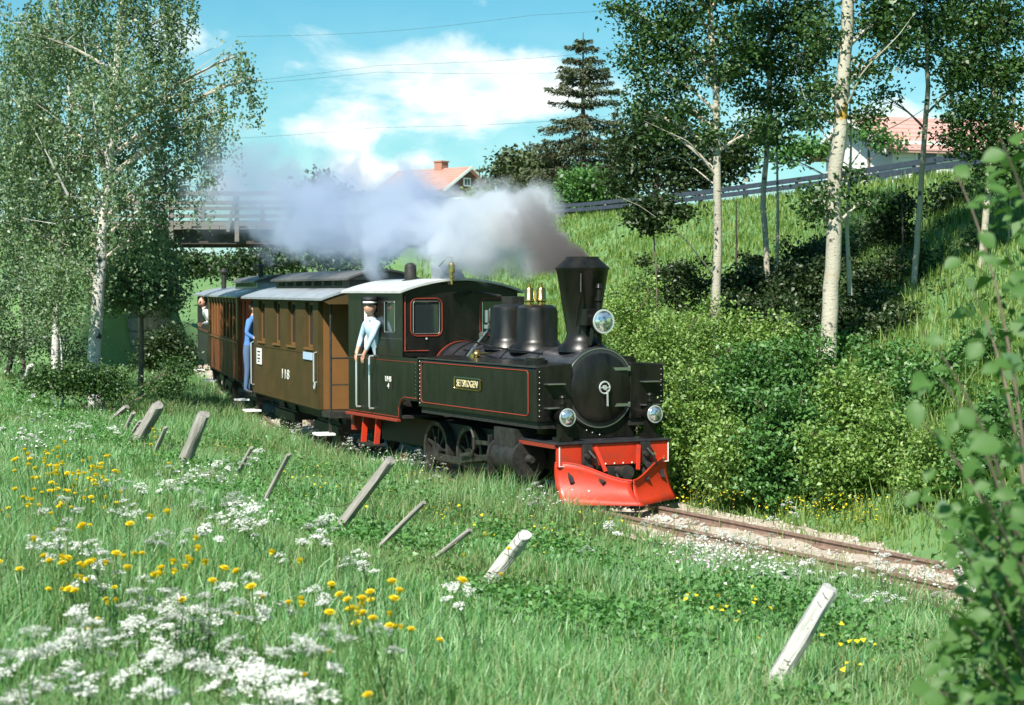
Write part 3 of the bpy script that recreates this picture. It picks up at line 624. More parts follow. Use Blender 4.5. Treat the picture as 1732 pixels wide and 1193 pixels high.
# ------------------------------------------------------------------ coaches (origin under the front end wall)
def coach(name_label, O, th, length, kind):
    R = empty('passenger_coach', (O[0], O[1], 0), -math.radians(th)); tag(R, name_label, 'railway coach', 'coaches of the steam train')
    HW = .90; zf_, ze = .70, 2.40
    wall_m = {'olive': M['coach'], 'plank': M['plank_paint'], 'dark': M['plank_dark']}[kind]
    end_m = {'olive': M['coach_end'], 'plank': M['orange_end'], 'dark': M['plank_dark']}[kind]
    MB().box(-length+.1, -.1, -.45, .45, .45, .66).box(-length+.02, -.02, -HW+.05, HW-.05, .66, .715).build('underframe', M['black_dull'], R)
    for bx in (-1.0, -length+1.0):
        bg = MB().box(bx-.75, bx+.75, -.50, .50, .30, .46)
        for s in (-1, 1): bg.box(bx-.8, bx+.8, s*.52-.03, s*.52+.03, .28, .42)
        bg.build('bogie', M['black_dull'], R)
        for wx in (bx-.45, bx+.45):
            for s in (-1, 1): MB().lathe([(.05, -.05), (.25, -.04), (.28, -.05), (.28, .04), (.20, .03), (.05, .05)], (wx, s*.44, .28), 'y', 20).build('wheel', M['black_dull'], R, smooth=True)
    wz0, wz1 = (1.63, 2.33)
    if kind == 'olive': wins = [(-4.55, -4.02), (-3.26, -2.78), (-2.14, -1.60), (-.88, -.36)]
    else:
        n = 9 if kind == 'plank' else 6; w = (length-.5)/n; wins = [(-length+.25+i*w+.06, -length+.25+(i+1)*w-.06) for i in range(n)]
    if kind != 'olive': wz0, wz1 = 1.52, 2.26
    th_w = .075
    for s in (-1, 1):
        y0, y1 = sorted((s*(HW-th_w), s*HW))
        b = MB().box(-length, 0, y0, y1, zf_, wz0).box(-length, 0, y0, y1, wz1, ze); xs = [-length]+[v for w_ in wins for v in w_]+[0]
        for i in range(0, len(xs), 2): b.box(xs[i], xs[i+1], y0, y1, wz0, wz1)
        wl = b.build('side_wall', wall_m, R)
        for (a, c) in wins:
            f = MB().box(a-.02, c+.02, s*(HW+.012)-.016, s*(HW+.012)+.016, wz0-.035, wz0-.004).build('window', M['coach_end'] if kind == 'olive' else M['plank_paint'], R)
            fy = s*(HW-th_w+.008)
            g = MB().box(a, a+.035, fy-.012, fy+.012, wz0, wz1).box(c-.035, c, fy-.012, fy+.012, wz0, wz1).box(a+.036, c-.036, fy-.012, fy+.012, wz1-.04, wz1).box(a+.036, c-.036, fy-.012, fy+.012, wz0, wz0+.04).build('window_frame', M['coach_end'], f)
            MB().box(a+.036, c-.036, fy-.003, fy+.003, wz0+.04, wz1-.04).build('pane', M['glass'], f)
        if kind == 'olive':
            MB().box(-length, 0, s*(HW+.003)-.004, s*(HW+.003)+.004, 1.535, 1.56).box(-length, 0, s*(HW+.003)-.004, s*(HW+.003)+.004, .70, .73).build('belt_rail', wall_m, wl)
            for x in (0, -length): MB().box(x-.03 if x else -.035, x+.035 if x else .005, s*(HW+.004)-.006, s*(HW+.004)+.006, .735, 1.53).build('corner_strip', wall_m, wl)
        elif s < 0:
            n = 34; w = length/n; pb = MB().box(.008, w-.008, s*(HW+.011)-.011, s*(HW+.011)+.011, .72, 1.455).build('plank', wall_m, wl, bevel=.004)
            for i in range(n):
                q = pb if i == 0 else dup(pb, wl)
                q.location = (-length+i*w, random.uniform(-.004, .004), 0)
            for (a, c) in zip([-length]+[w_[1] for w_ in wins], [w_[0] for w_ in wins]+[0]):
                MB().box(a+.006, c-.006, s*(HW+.014)-.012, s*(HW+.014)+.012, wz0, ze-.06).build('window_post', M['coach_end'] if kind == 'plank' else wall_m, wl)
            MB().box(-length, 0, s*(HW+.022)-.02, s*(HW+.022)+.02, 1.457, 1.482).build('waist_rail', M['coach_end'] if kind == 'plank' else wall_m, wl)
    for x, nm in ((0, 'front'), (-length, 'rear')):
        x0, x1 = (x-.05, x) if x == 0 else (x, x+.05)
        ew = MB().prism([(-HW+th_w+.001, zf_), (-.34, zf_), (-.34, 2.30), (-HW+th_w+.001, 2.30)], x0, x1, 'x').prism([(.34, zf_), (HW-th_w-.001, zf_), (HW-th_w-.001, 2.30), (.34, 2.30)], x0, x1, 'x').prism([(-HW+th_w+.001, 2.302), (HW-th_w-.001, 2.302)]+[(q, 2.35+.20*(1-(q/(HW+.1))**2)) for q in np.linspace(HW-th_w-.001, -HW+th_w+.001, 9)], x0, x1, 'x')
        e = ew.build('end_wall', end_m, R)
        MB().box(x0+.01, x1-.01, -.338, .338, zf_+.01, 2.30).build('end_door', M['coach_end'] if kind == 'olive' else end_m, R)
        px0, px1 = (0.004, .50) if x == 0 else (-length-.50, -length-.004)
        MB().box(px0, px1, -HW+.05, HW-.05, .60, .69).build('end_platform', M['black_dull'], R)
        for s in (-1, 1):
            MB().box((px0+px1)/2-.17, (px0+px1)/2+.17, s*(HW-.02)-.14, s*(HW-.02)+.14, .335, .365).build('boarding_step', M['white_paint'], R)
            MB().bar(((px0+px1)/2, s*(HW-.12), .36), ((px0+px1)/2, s*(HW-.12), .62), .04, .03).build('step_hanger', M['black_dull'], R)
            xe = px1-.04 if x == 0 else px0+.04
            MB().tube([(xe, s*(HW-.08), .68), (xe, s*(HW-.08), 2.42)], .018, 8).build('platform_post', M['black_dull'], R)
        xe = px1-.04 if x == 0 else px0+.04
        MB().tube([(xe, -HW+.08, 1.50), (xe, HW-.08, 1.50)], .014, 6).tube([(xe, -HW+.08, 1.10), (xe, HW-.08, 1.10)], .01, 6).build('platform_railing', M['black_dull'], R)
    # roof: low arch with overhanging hoods and a clerestory
    HR = HW+.10; yy = np.linspace(-HR, HR, 21); top = [(y, 2.40+.20*(1-(y/HR)**2)) for y in yy]; bot = [(y, z-.035) for y, z in top[::-1]]
    rf = MB().prism(top+bot, -length-.62, .62, 'x').build('roof', M['roof_felt'], R, smooth=True)
    MB().prism([(y, z-.03) for y, z in top]+[(-y, 2.31) for y in (-HR+.12, HR-.12)], .55, .60, 'x').build('hood_board', wall_m, rf)
    if kind != 'dark':
        x0, x1 = (-length+.1, .35) if kind == 'olive' else (-length+2.2, -.2)
        cw = .50; cb = MB()
        cb.box(x0, x1, -cw, cw, 2.50, 2.70)
        cl = cb.build('clerestory', M['plank_dark'] if kind == 'olive' else M['roof_felt'], R)
        nw = 7
        for i in range(nw):
            a = x0+.3+i*(x1-x0-.5)/nw
            for s in (-1, 1): MB().box(a, a+.42, s*(cw+.006)-.006, s*(cw+.006)+.006, 2.59, 2.67).build('clerestory_pane', M['glass'], cl)
        yy = np.linspace(-cw-.08, cw+.08, 17); top = [(y, 2.70+.14*(1-(y/(cw+.08))**2)) for y in yy]; bot = [(y, z-.03) for y, z in top[::-1]]
        MB().prism(top+bot, x0-.12, x1+.14, 'x').build('clerestory_roof', M['roof_dark'], cl, smooth=True)
        MB().prism([(y, z-.02) for y, z in top], x1+.02, x1+.06, 'x').build('clerestory_end', M['roof_dark'], cl)
        if kind == 'plank': MB().cyl((-.9, -.35, 2.65), .05, .34, 'z', 12).lathe([(.08, 0), (.09, .03), (.03, .08)], (-.9, -.35, 2.99), 'z', 12).build('roof_ventilator', M['plank_dark'], R, smooth=True)
    else:
        MB().cyl((-.7, -.5, 2.52), .06, .42, 'z', 12).lathe([(.10, 0), (.11, .03), (.03, .12)], (-.7, -.5, 2.94), 'z', 12).build('stove_pipe', M['black_dull'], R, smooth=True)
    if kind == 'olive':
        sg = MB().box(-4.66, -4.26, -HW-.02, -HW-.008, 1.22, 1.50).build('sign_board', M['white_paint'], R)
        for i, (z, w) in enumerate(((1.44, .26), (1.38, .20), (1.32, .26), (1.27, .16))): MB().box(-4.46-w/2, -4.46+w/2, -HW-.0225, -HW-.0205, z-.012, z+.012).build('sign_line', M['plank_dark'], sg)
        MB().box(-.97, -.36, -HW-.02, -HW-.008, 1.44, 1.555).build('enamel_plate', M['blue_sign'], R)
        text('118', .23, M['white_line'], R, (-2.35, -HW-.006, 1.13), (PI/2, 0, 0), name='coach_number', extrude=.002, sx=1.9)
        MB().tube([(-.10, -HW-.003, 1.57), (-.10, -HW-.05, 1.56), (-.10, -HW-.05, 1.12), (-.10, -HW-.003, 1.11)], .013, 8).build('grab_rail', M['steelw'], R, smooth=True)
        MB().tube([(-.10+.04*math.cos(a), -HW-.04, 1.06+.05*math.sin(a)) for a in np.linspace(0, 2*PI, 13)[:-1]], .010, 6, closed=True).build('grab_ring', M['steelw'], R)
        MB().tube([(-length+.06, -HW-.003, 1.60), (-length+.06, -HW-.05, 1.58), (-length+.06, -HW-.05, .85), (-length+.06, -HW-.003, .83)], .013, 8).build('grab_rail', M['steelw'], R, smooth=True)
    return R
C1 = coach('olive brown coach with four windows coupled right behind the engine', (-2.10, 27.29), 70.5, 5.05, 'olive')
C2 = coach('second coach of upright brown boards with an orange-red end wall', (-4.58, 35.6), 75.6, 7.0, 'plank')
C3 = coach('dark last coach, half hidden behind the boarded coach', (-6.46, 43.2), 77, 5.0, 'dark')

# ------------------------------------------------------------------ people
def person(label, loc, rz, J, rad, edges, regions, headc, capkind, headyaw=0, mats=None, fingers=True):
    """J joints (local metres), skinned into one body; regions(center)->material slot"""
    names = list(J); idx = {n: i for i, n in enumerate(names)}
    me = bpy.data.meshes.new('person'); V = [J[n] for n in names]; E = [(idx[a], idx[b]) for a, b in edges]; Rr = [rad[n] for n in names]
    if fingers:
        for s in 'lr':
            h = 'hand_'+s
            if h in J:
                p = Vector(J[h]); w = Vector(J['wrist_'+s]); d = (p-w).normalized(); sd = d.cross(Vector((0, 1, .3))).normalized()
                for k2, (o, ln) in enumerate(((-.030, .065), (-.010, .08), (.010, .075), (.028, .06))):
                    a = p+sd*o; b = a+d*ln*.6; c = b+d*ln*.4+Vector((0, .015, -.02)); i0 = len(V); V += [tuple(a), tuple(b), tuple(c)]; Rr += [.010, .009, .007]; E += [(idx[h], i0), (i0, i0+1), (i0+1, i0+2)]
                a = p-sd*.035-d*.02; b = a-sd*.03+d*.03; i0 = len(V); V += [tuple(a), tuple(b)]; Rr += [.011, .009]; E += [(idx[h], i0), (i0, i0+1)]
    me.from_pydata(V, E, []); o = bpy.data.objects.new('person', me); COL.objects.link(o)
    sk = o.modifiers.new('skin', 'SKIN'); sk.use_smooth_shade = True
    for i, r in enumerate(Rr): me.skin_vertices[0].data[i].radius = (r, r) if not isinstance(r, tuple) else r
    me.skin_vertices[0].data[0].use_root = True
    ss = o.modifiers.new('sub', 'SUBSURF'); ss.levels = 2; ss.render_levels = 2
    dg = bpy.context.evaluated_depsgraph_get(); nm = bpy.data.meshes.new_from_object(o.evaluated_get(dg)); o.modifiers.clear(); o.data = nm
    # head with brow, nose, chin and ears, joined into the same mesh
    import bmesh
    bm = bmesh.new(); bm.from_mesh(nm); nb = len(bm.faces)
    hv = MB(); hv.ico((0, 0, 0), .105, .80, .95, 1.15, 20, 16)
    cv, sv = math.cos(headyaw), math.sin(headyaw)
    vv = []
    for (x, y, z) in hv.V:
        if y < 0:
            g = math.exp(-((x/.018)**2+((z+.012)/.030)**2)); y -= .026*g
            e = math.exp(-(((abs(x)-.033)/.016)**2+((z-.016)/.013)**2)); y += .014*e
            mth = math.exp(-((x/.03)**2+((z+.056)/.008)**2)); y += .006*mth
        if z < -.03: x *= 1-.9*(-.03-z); y = y-.006
        ea = math.exp(-(((abs(x)-.084)/.02)**2+((y-.01)/.02)**2+(z/.03)**2)); x *= 1+.2*ea
        vv.append(bm.verts.new((headc[0]+x*cv-y*sv, headc[1]+x*sv+y*cv, headc[2]+z)))
    for f in hv.F:
        try: bm.faces.new([vv[i] for i in dict.fromkeys(f)])
        except Exception: pass
    for f in bm.faces: f.smooth = True
    for m in mats: nm.materials.append(m)
    for i, f in enumerate(bm.faces): f.material_index = regions(f.calc_center_median()) if i < nb else 0
    bmesh.ops.recalc_face_normals(bm, faces=bm.faces); bm.to_mesh(nm); bm.free()
    o.location = loc; o.rotation_euler = (0, 0, rz); tag(o, label, 'person')
    hx, hy, hz = headc
    if capkind == 'cap':
        c = MB().lathe([(.094, .035), (.100, .05), (.098, .075), (.118, .10), (.112, .125), (.06, .14), (.001, .142)], (0, .004, 0), 'z', 20)
        c.prism([(.085*math.cos(a), -.085*math.sin(a)-.045) for a in np.linspace(0.1, PI-.1, 9)], .032, .044, 'z')
        co = c.build('cap', M['cap'], o, smooth=True); co.location = headc; co.rotation_euler = (0, 0, headyaw)
        MB().lathe([(.101, .052), (.103, .056), (.101, .074), (.099, .076)], (0, .004, 0), 'z', 20, cap=False).build('cap_band', M['white_paint'], co, smooth=True)
    ey = MB()
    for sx in (-1, 1):
        ey.ico((sx*.033, -.082, .016), .010, 1.2, .5, .7, 8, 5); ey.bar((sx*.018, -.090, .036), (sx*.050, -.082, .034), .008, .006)
    eo = ey.build('eyes', M['hair'], o, smooth=True, kind='stuff'); eo.location = headc; eo.rotation_euler = (0, 0, headyaw)
    h = MB().ico((0, .012, .018), .112, .80, .93, 1.08, 16, 12)
    keep = [f for f in h.F if not (np.mean([h.V[i][1] for i in f]) < -.035 or np.mean([h.V[i][2] for i in f]) < -.06)]
    h.F = keep; ho = h.build('hair', M['hair'], o, smooth=True); ho.location = headc; ho.rotation_euler = (0, 0, headyaw)
    return o
def humanoid(lean=(0, 0), arms=None):
    """local: facing -y; returns joints standing on z=0, 1.62 m tall, trunk leaning by (dx,dy) at the neck"""
    lx, ly = lean
    J = {'pelvis': (0, 0, .88), 'waist': (lx*.3, ly*.3, 1.02), 'chest': (lx*.75, ly*.75, 1.22), 'neck': (lx, ly, 1.40), 'skull': (lx*1.08, ly*1.12, 1.50),
         'sho_l': (lx*.95-.17, ly*.95, 1.34), 'sho_r': (lx*.95+.17, ly*.95, 1.34), 'hip_l': (-.09, 0, .82), 'hip_r': (.09, 0, .82),
         'knee_l': (-.10, -.02, .45), 'knee_r': (.10, -.02, .45), 'ank_l': (-.10, .02, .07), 'ank_r': (.10, .02, .07), 'toe_l': (-.11, -.14, .035), 'toe_r': (.11, -.14, .035)}
    J.update(arms)
    rad = {'pelvis': (.14, .105), 'waist': (.125, .095), 'chest': (.155, .105), 'neck': .052, 'skull': .055, 'sho_l': .068, 'sho_r': .068, 'hip_l': .085, 'hip_r': .085, 'knee_l': .058, 'knee_r': .058,
           'ank_l': .042, 'ank_r': .042, 'toe_l': .036, 'toe_r': .036, 'elb_l': .044, 'elb_r': .044, 'wrist_l': .030, 'wrist_r': .030, 'hand_l': .032, 'hand_r': .032}
    E = [('pelvis', 'waist'), ('waist', 'chest'), ('chest', 'neck'), ('neck', 'skull'), ('chest', 'sho_l'), ('chest', 'sho_r'), ('sho_l', 'elb_l'), ('elb_l', 'wrist_l'), ('wrist_l', 'hand_l'), ('sho_r', 'elb_r'), ('elb_r', 'wrist_r'), ('wrist_r', 'hand_r'),
         ('pelvis', 'hip_l'), ('pelvis', 'hip_r'), ('hip_l', 'knee_l'), ('knee_l', 'ank_l'), ('ank_l', 'toe_l'), ('hip_r', 'knee_r'), ('knee_r', 'ank_r'), ('ank_r', 'toe_r')]
    return J, rad, E
def on(frame_obj, p):
    a = frame_obj.rotation_euler.z; x, y, z = p
    return (frame_obj.location.x+x*math.cos(a)-y*math.sin(a), frame_obj.location.y+x*math.sin(a)+y*math.cos(a), z)
def region(top, hip, hands):
    def f(c):
        for h in hands:
            if (Vector(h)-c).length < .125: return 0
        if c.z > 1.415: return 0
        if c.z < .09: return 3
        return 1 if c.z > hip else 2
    return f
# driver leaning out of the cab doorway, looking ahead; his local -y faces out of the cab
a = LOCO.rotation_euler.z
arms = {'elb_l': (-.26, -.22, 1.12), 'wrist_l': (-.22, -.30, .94), 'hand_l': (-.21, -.32, .88), 'elb_r': (.22, -.26, 1.14), 'wrist_r': (.12, -.33, .92), 'hand_r': (.09, -.345, .86)}
J, rad, E = humanoid((.04, -.20), arms)
person('driver in a black cap and pale blue jacket leaning from the cab doorway', on(LOCO, (-4.98, -.74, .735)), a, J, rad, E, region(1.4, .93, [arms['hand_l'], arms['hand_r']]), (.055, -.225, 1.555), 'cap', .75, [M['skin'], M['shirt_pale'], M['trouser_white'], M['cap']])
# guard in blue on the coach platform, back turned
a = C1.rotation_euler.z
arms = {'elb_l': (-.27, -.08, 1.10), 'wrist_l': (-.24, -.26, 1.0), 'hand_l': (-.22, -.32, .98), 'elb_r': (.28, -.02, 1.08), 'wrist_r': (.26, .08, .88), 'hand_r': (.25, .11, .82)}
J, rad, E = humanoid((0, -.10), arms)
person('guard in a blue shirt and jeans standing between the olive and boarded coaches', on(C1, (-5.30, -.93, .64)), a+PI*.80, J, rad, E, region(1.4, .90, [arms['hand_l'], arms['hand_r']]), (0, -.125, 1.555), 'none', 0, [M['skin'], M['shirt_blue'], M['trouser'], M['cap']])
# passenger leaning out of the last coach
a = C3.rotation_euler.z
arms = {'elb_l': (-.24, -.30, 1.05), 'wrist_l': (-.14, -.46, 1.0), 'hand_l': (-.10, -.51, 1.0), 'elb_r': (.24, -.30, 1.05), 'wrist_r': (.16, -.46, 1.0), 'hand_r': (.12, -.51, 1.0)}
J, rad, E = humanoid((.05, -.42), arms)
person('passenger with dark hair leaning out of the dark last coach', on(C3, (.18, -.62, .69)), a, J, rad, E, region(1.4, .90, [arms['hand_l'], arms['hand_r']]), (.06, -.46, 1.535), 'none', .6, [M['skin'], M['white_paint'], M['trouser'], M['cap']])

# ------------------------------------------------------------------ bridge, abutment, guard rail, houses, wires
def zs(x, y): return float(zf(np.array([x]), np.array([y]))[0])
def build_bridge():
    R = empty('road_bridge', (-7.6, 58.5, 0)); tag(R, 'grey timber road bridge with plank railing crossing above the coaches', 'bridge')
    X0, X1 = -5.9, 5.6
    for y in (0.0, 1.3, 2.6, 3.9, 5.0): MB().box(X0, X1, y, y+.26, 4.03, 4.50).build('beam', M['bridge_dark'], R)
    n = 38; w = (X1-X0)/n; d = MB().box(.01, w-.01, -.35, 5.6, 4.503, 4.60).build('deck_plank', M['bridge_wood'], R)
    for i in range(n): q = d if i == 0 else dup(d, R); q.location = (X0+i*w, random.uniform(-.04, .04), random.uniform(-.008, .008))
    MB().box(X0, X1, -.37, -.20, 4.605, 4.78).build('kerb_beam', M['bridge_wood'], R)
    MB().box(X0, X1, 5.40, 5.58, 4.605, 4.78).build('kerb_beam', M['bridge_wood'], R)
    for y in (-.43, 5.64):
        for z, t in ((5.66, .075), (5.18, .06), (4.92, .05)): MB().box(X0-.6, X1+.4, y-.035, y+.035, z-t, z+t).build('railing_plank', M['bridge_wood'], R)
        for x in np.arange(X0+.2, X1, 2.15):
            MB().box(x-.07, x+.07, y+.04 if y < 0 else y-.16, y+.16 if y < 0 else y-.04, 4.1, 5.74).build('railing_post', M['bridge_wood'], R)
            if y < 0: MB().bar((x-.28, y-.05, 4.42), (x-.02, y-.05, 5.60), .10, .06, (0, 1, 0)).build('brace', M['bridge_wood'], R)
    for x0, nm in ((-13.15, 'stone pier under the left end of the bridge, half hidden by the birch'), (-2.45, 'stone pier under the right end of the bridge behind the train')):
        A = empty('stone_abutment', (x0, 58.2, 0)); tag(A, nm, 'stone pier', 'piers of the road bridge')
        MB().box(.04, .86, .04, 5.9, -.4, 3.95).build('core', M['stone'], A)
        for r_ in range(9):
            z0 = -.25+r_*.47; xs = sorted([0, .9]+[random.uniform(.25, .65)])
            for i in range(len(xs)-1): MB().box(xs[i]+.012, xs[i+1]-.012, random.uniform(-.05, .0), .3, z0+.012, z0+.455).build('stone', M['stone'], A, bevel=.03)
            ys = [0.32, 1.2+random.uniform(-.3, .3), 2.4+random.uniform(-.3, .3), 3.7+random.uniform(-.3, .3), 5.9]
            for sx in (0, 1):
                for i in range(4):
                    xo = random.uniform(-.05, .01)
                    (MB().box(xo, .3, ys[i]+.012, ys[i+1]-.012, z0+.012, z0+.455) if sx == 0 else MB().box(.6, .9-xo, ys[i]+.012, ys[i+1]-.012, z0+.012, z0+.455)).build('stone', M['stone'], A, bevel=.03)
build_bridge()
def build_guard():
    R = empty('guard_rail', (0, 0, 0)); tag(R, 'long dark guard rail with short posts along the hill road', 'guard rail')
    P = ROAD-RN*2.45 if np.dot(RN[60], [-1, 0]) < 0 else ROAD+RN*2.45
    i0 = int(np.argmin((P[:, 0]-1.2)**2+(P[:, 1]-56)**2)); i1 = int(np.argmin((P[:, 0]-15)**2+(P[:, 1]-10)**2)); Q = P[i0:i1]
    for z in (5.13, 4.98):
        b = MB(); v = []; f = []; n = len(Q); prof = [(-.03, -.055), (.02, -.03), (-.03, 0), (.02, .03), (-.03, .055), (.04, .055), (.04, -.055)]; m = len(prof)
        T = np.gradient(Q, axis=0); T /= np.linalg.norm(T, axis=1)[:, None]; Nn = np.c_[T[:, 1], -T[:, 0]]
        for p, q in zip(Q, Nn):
            for (o, zz) in prof: v.append((p[0]+q[0]*o, p[1]+q[1]*o, z+zz))
        for i in range(n-1):
            for j in range(m): f.append((i*m+j, i*m+(j+1) % m, (i+1)*m+(j+1) % m, (i+1)*m+j))
        b.add(v, f).build('rail', M['guard'], R)
    pr = None
    for i in range(1, len(Q), 3):
        if pr is None: pr = MB().box(-.06, .06, -.06, .06, -1.1, 0).build('post', M['guard_post'], R); q = pr
        else: q = dup(pr, R)
        q.location = (Q[i][0]+.12, Q[i][1]+.02, 5.17)
build_guard()
def build_house_a():
    c = at(735, 330, 108); R = empty('house', (c[0], c[1], .35), math.radians(-40)); tag(R, 'dark brown house with red tiled roof and brick chimney beyond the smoke', 'house', 'houses on the skyline')
    L_, Wd, z0, ze, zr = 2.6, 2.0, 4.5, 8.25, 9.45
    MB().box(-L_, L_, -Wd, Wd, z0, ze).build('wall', M['house_dark'], R)
    for x in (-L_, L_-.02):
        g = MB().prism([(-Wd, ze), (Wd, ze), (0, zr)], x, x+.02, 'x').build('gable', M['house_dark'], R)
    f = MB().box(L_+.002, L_+.05, -.32, .32, 8.35, 8.85).build('window', M['white_paint'], R); MB().box(L_+.052, L_+.06, -.24, -.02, 8.42, 8.79).build('pane', M['glass'], f); MB().box(L_+.052, L_+.06, .02, .24, 8.42, 8.79).build('pane', M['glass'], f)
    for x in (-1.6, 0, 1.6):
        f = MB().box(x-.4, x+.4, -Wd-.05, -Wd-.002, 6.9, 7.8).build('window', M['white_paint'], R); MB().box(x-.32, x+.32, -Wd-.06, -Wd-.052, 6.98, 7.72).build('pane', M['glass'], f)
    n = 9
    for s in (-1, 1):
        sl = MB().prism([(0, zr+.06), (s*(Wd+.45), ze-.20), (s*(Wd+.45), ze-.28), (0, zr-.02)], -L_-.4, L_+.4, 'x').build('roof', M['tile'], R)
        for i in range(n):
            t0, t1 = i/n, (i+1)/n; h = zr+.06-(ze-.20)
            MB().prism([(s*(Wd+.45)*t0, zr+.065-h*t0), (s*(Wd+.47)*t1, zr+.10-h*t1), (s*(Wd+.47)*t1, zr+.05-h*t1)], -L_-.41, L_+.41, 'x').build('tile_course', M['tile'], sl)
        for x in (L_+.42, -L_-.46): MB().prism([(0, zr+.10), (s*(Wd+.5), ze-.2), (s*(Wd+.5), ze-.38), (0, zr-.08)], x, x+.04, 'x').build('barge_board', M['white_paint'], R)
    ch = MB().box(.25, .85, -.3, .3, zr-.4, zr+.42).build('chimney', M['brick'], R); MB().box(.20, .90, -.35, .35, zr+.42, zr+.50).build('chimney_cap', M['brick'], ch)
    MB().box(L_+.01, L_+1.4, -1.6, 1.2, 7.5, 7.62).build('porch_roof', M['white_paint'], R)
build_house_a()
def build_house_b():
    c = at(1598, 250, 52); R = empty('house', (c[0], c[1], 0), math.radians(20)); tag(R, 'white house with faded red roof above the guard rail at right', 'house', 'houses on the skyline')
    L_, Wd, z0, ze, zr = 2.9, 1.8, 4.0, 6.45, 7.45
    MB().box(-L_, L_, -Wd, Wd, z0, ze).build('wall', M['house_white'], R)
    for x in (-L_, L_-.02): MB().prism([(-Wd, ze), (Wd, ze), (0, zr)], x, x+.02, 'x').build('gable', M['house_white'], R)
    for i in range(14): MB().box(-L_, L_, -Wd-.02, -Wd-.003, 5.0+i*.12, 5.105+i*.12).build('weather_board', M['house_white'], R)
    for s in (-1, 1):
        sl = MB().prism([(0, zr+.06), (s*(Wd+.3), ze-.06), (s*(Wd+.3), ze-.13), (0, zr-.02)], -L_-.4, L_+.4, 'x').build('roof', M['tile_pink'], R)
        for i in range(8):
            t0, t1 = i/8, (i+1)/8; h = zr+.06-(ze-.06)
            MB().prism([(s*(Wd+.3)*t0, zr+.062-h*t0), (s*(Wd+.32)*t1, zr+.09-h*t1), (s*(Wd+.32)*t1, zr+.05-h*t1)], -L_-.405, L_+.405, 'x').build('tile_course', M['tile_pink'], sl)
        for x in (L_+.41, -L_-.45): MB().prism([(0, zr+.10), (s*(Wd+.35), ze-.04), (s*(Wd+.35), ze-.2), (0, zr-.06)], x, x+.04, 'x').build('barge_board', M['white_paint'], R)
    for x in (-1.8, -.2, 1.5):
        f = MB().box(x-.38, x+.38, -Wd-.05, -Wd-.022, 5.6, 6.4).build('window', M['white_paint'], R); MB().box(x-.30, x+.30, -Wd-.06, -Wd-.052, 5.68, 6.32).build('pane', M['glass'], f)
build_house_b()
def wire(pts, D, label):
    P = [Vector(at(px, py, D)) for px, py in pts]; Q = []
    for i in range(len(P)-1):
        for t in np.linspace(0, 1, 14, endpoint=False):
            q = P[i].lerp(P[i+1], t); q.z -= .25*math.sin(PI*t); Q.append(q)
    Q.append(P[-1]); o = MB().tube(Q, .007, 4).build('power_line', M['black_dull']); tag(o, label, 'power line', 'power lines across the sky')
wire([(120, 150), (640, 111), (1240, 60)], 75, 'power line crossing above the large white cloud, upper of the close pair')
wire([(120, 146), (640, 122), (1240, 105)], 76, 'power line drawn over the large white cloud, lower of the close pair')
wire([(120, 232), (640, 216), (1240, 172)], 72, 'lowest power line, passing under the large white cloud')
wire([(400, 62), (900, 26), (1300, -25)], 80, 'highest power line, in the open blue above the clouds')

# leaning fence posts along the top of the bank (foot pixel, head pixel, width pixels, kind)
POSTS = [((1300, 1148), (1405, 992), 36, 'post_white', 'broad white fence post wound with wire, the nearest one at right'),
 ((820, 980), (890, 903), 27, 'post_white', 'stout whitish fence post leaning in the grass below the plough'),
 ((712, 947), (797, 896), 13, 'post_wood', 'thin grey fence post lying lowest, left of the stout whitish post'),
 ((628, 925), (718, 849), 12, 'post_wood', 'thin leaning fence post right of the longest grey plank'),
 ((565, 893), (662, 777), 20, 'post_wood', 'longest leaning grey fence plank, below the cab steps'),
 ((441, 850), (489, 768), 11, 'post_wood', 'thin upright-leaning fence stake below the coach front'),
 ((395, 809), (426, 756), 9, 'post_wood', 'short thin fence stake left of the one below the coach front'),
 ((306, 790), (346, 699), 24, 'post_wood', 'thick grey fence post with pale top below the guard'),
 ((224, 753), (269, 684), 23, 'post_wood', 'thick grey fence post right of the bundle of low stakes'),
 ((257, 768), (281, 722), 10, 'post_wood', 'narrow grey stake between the two thick grey fence posts'),
 ((205, 737), (226, 698), 10, 'post_wood', 'upright low stake in the bundle near the birch'),
 ((178, 714), (215, 688), 13, 'post_wood', 'nearly flat low stake in the bundle near the birch'),
 ((214, 742), (238, 712), 8, 'post_wood', 'thinnest low stake in the bundle near the birch'),
 ((41, 648), (52, 618), 13, 'post_white', 'short whitish post in the meadow left of the birch'),
 ((34, 642), (39, 624), 8, 'post_white', 'tiny whitish peg beside the short whitish post'),
 ((11, 632), (24, 583), 13, 'post_dark', 'dark tarred post leaning at the far left of the meadow')]
POST_AT = []
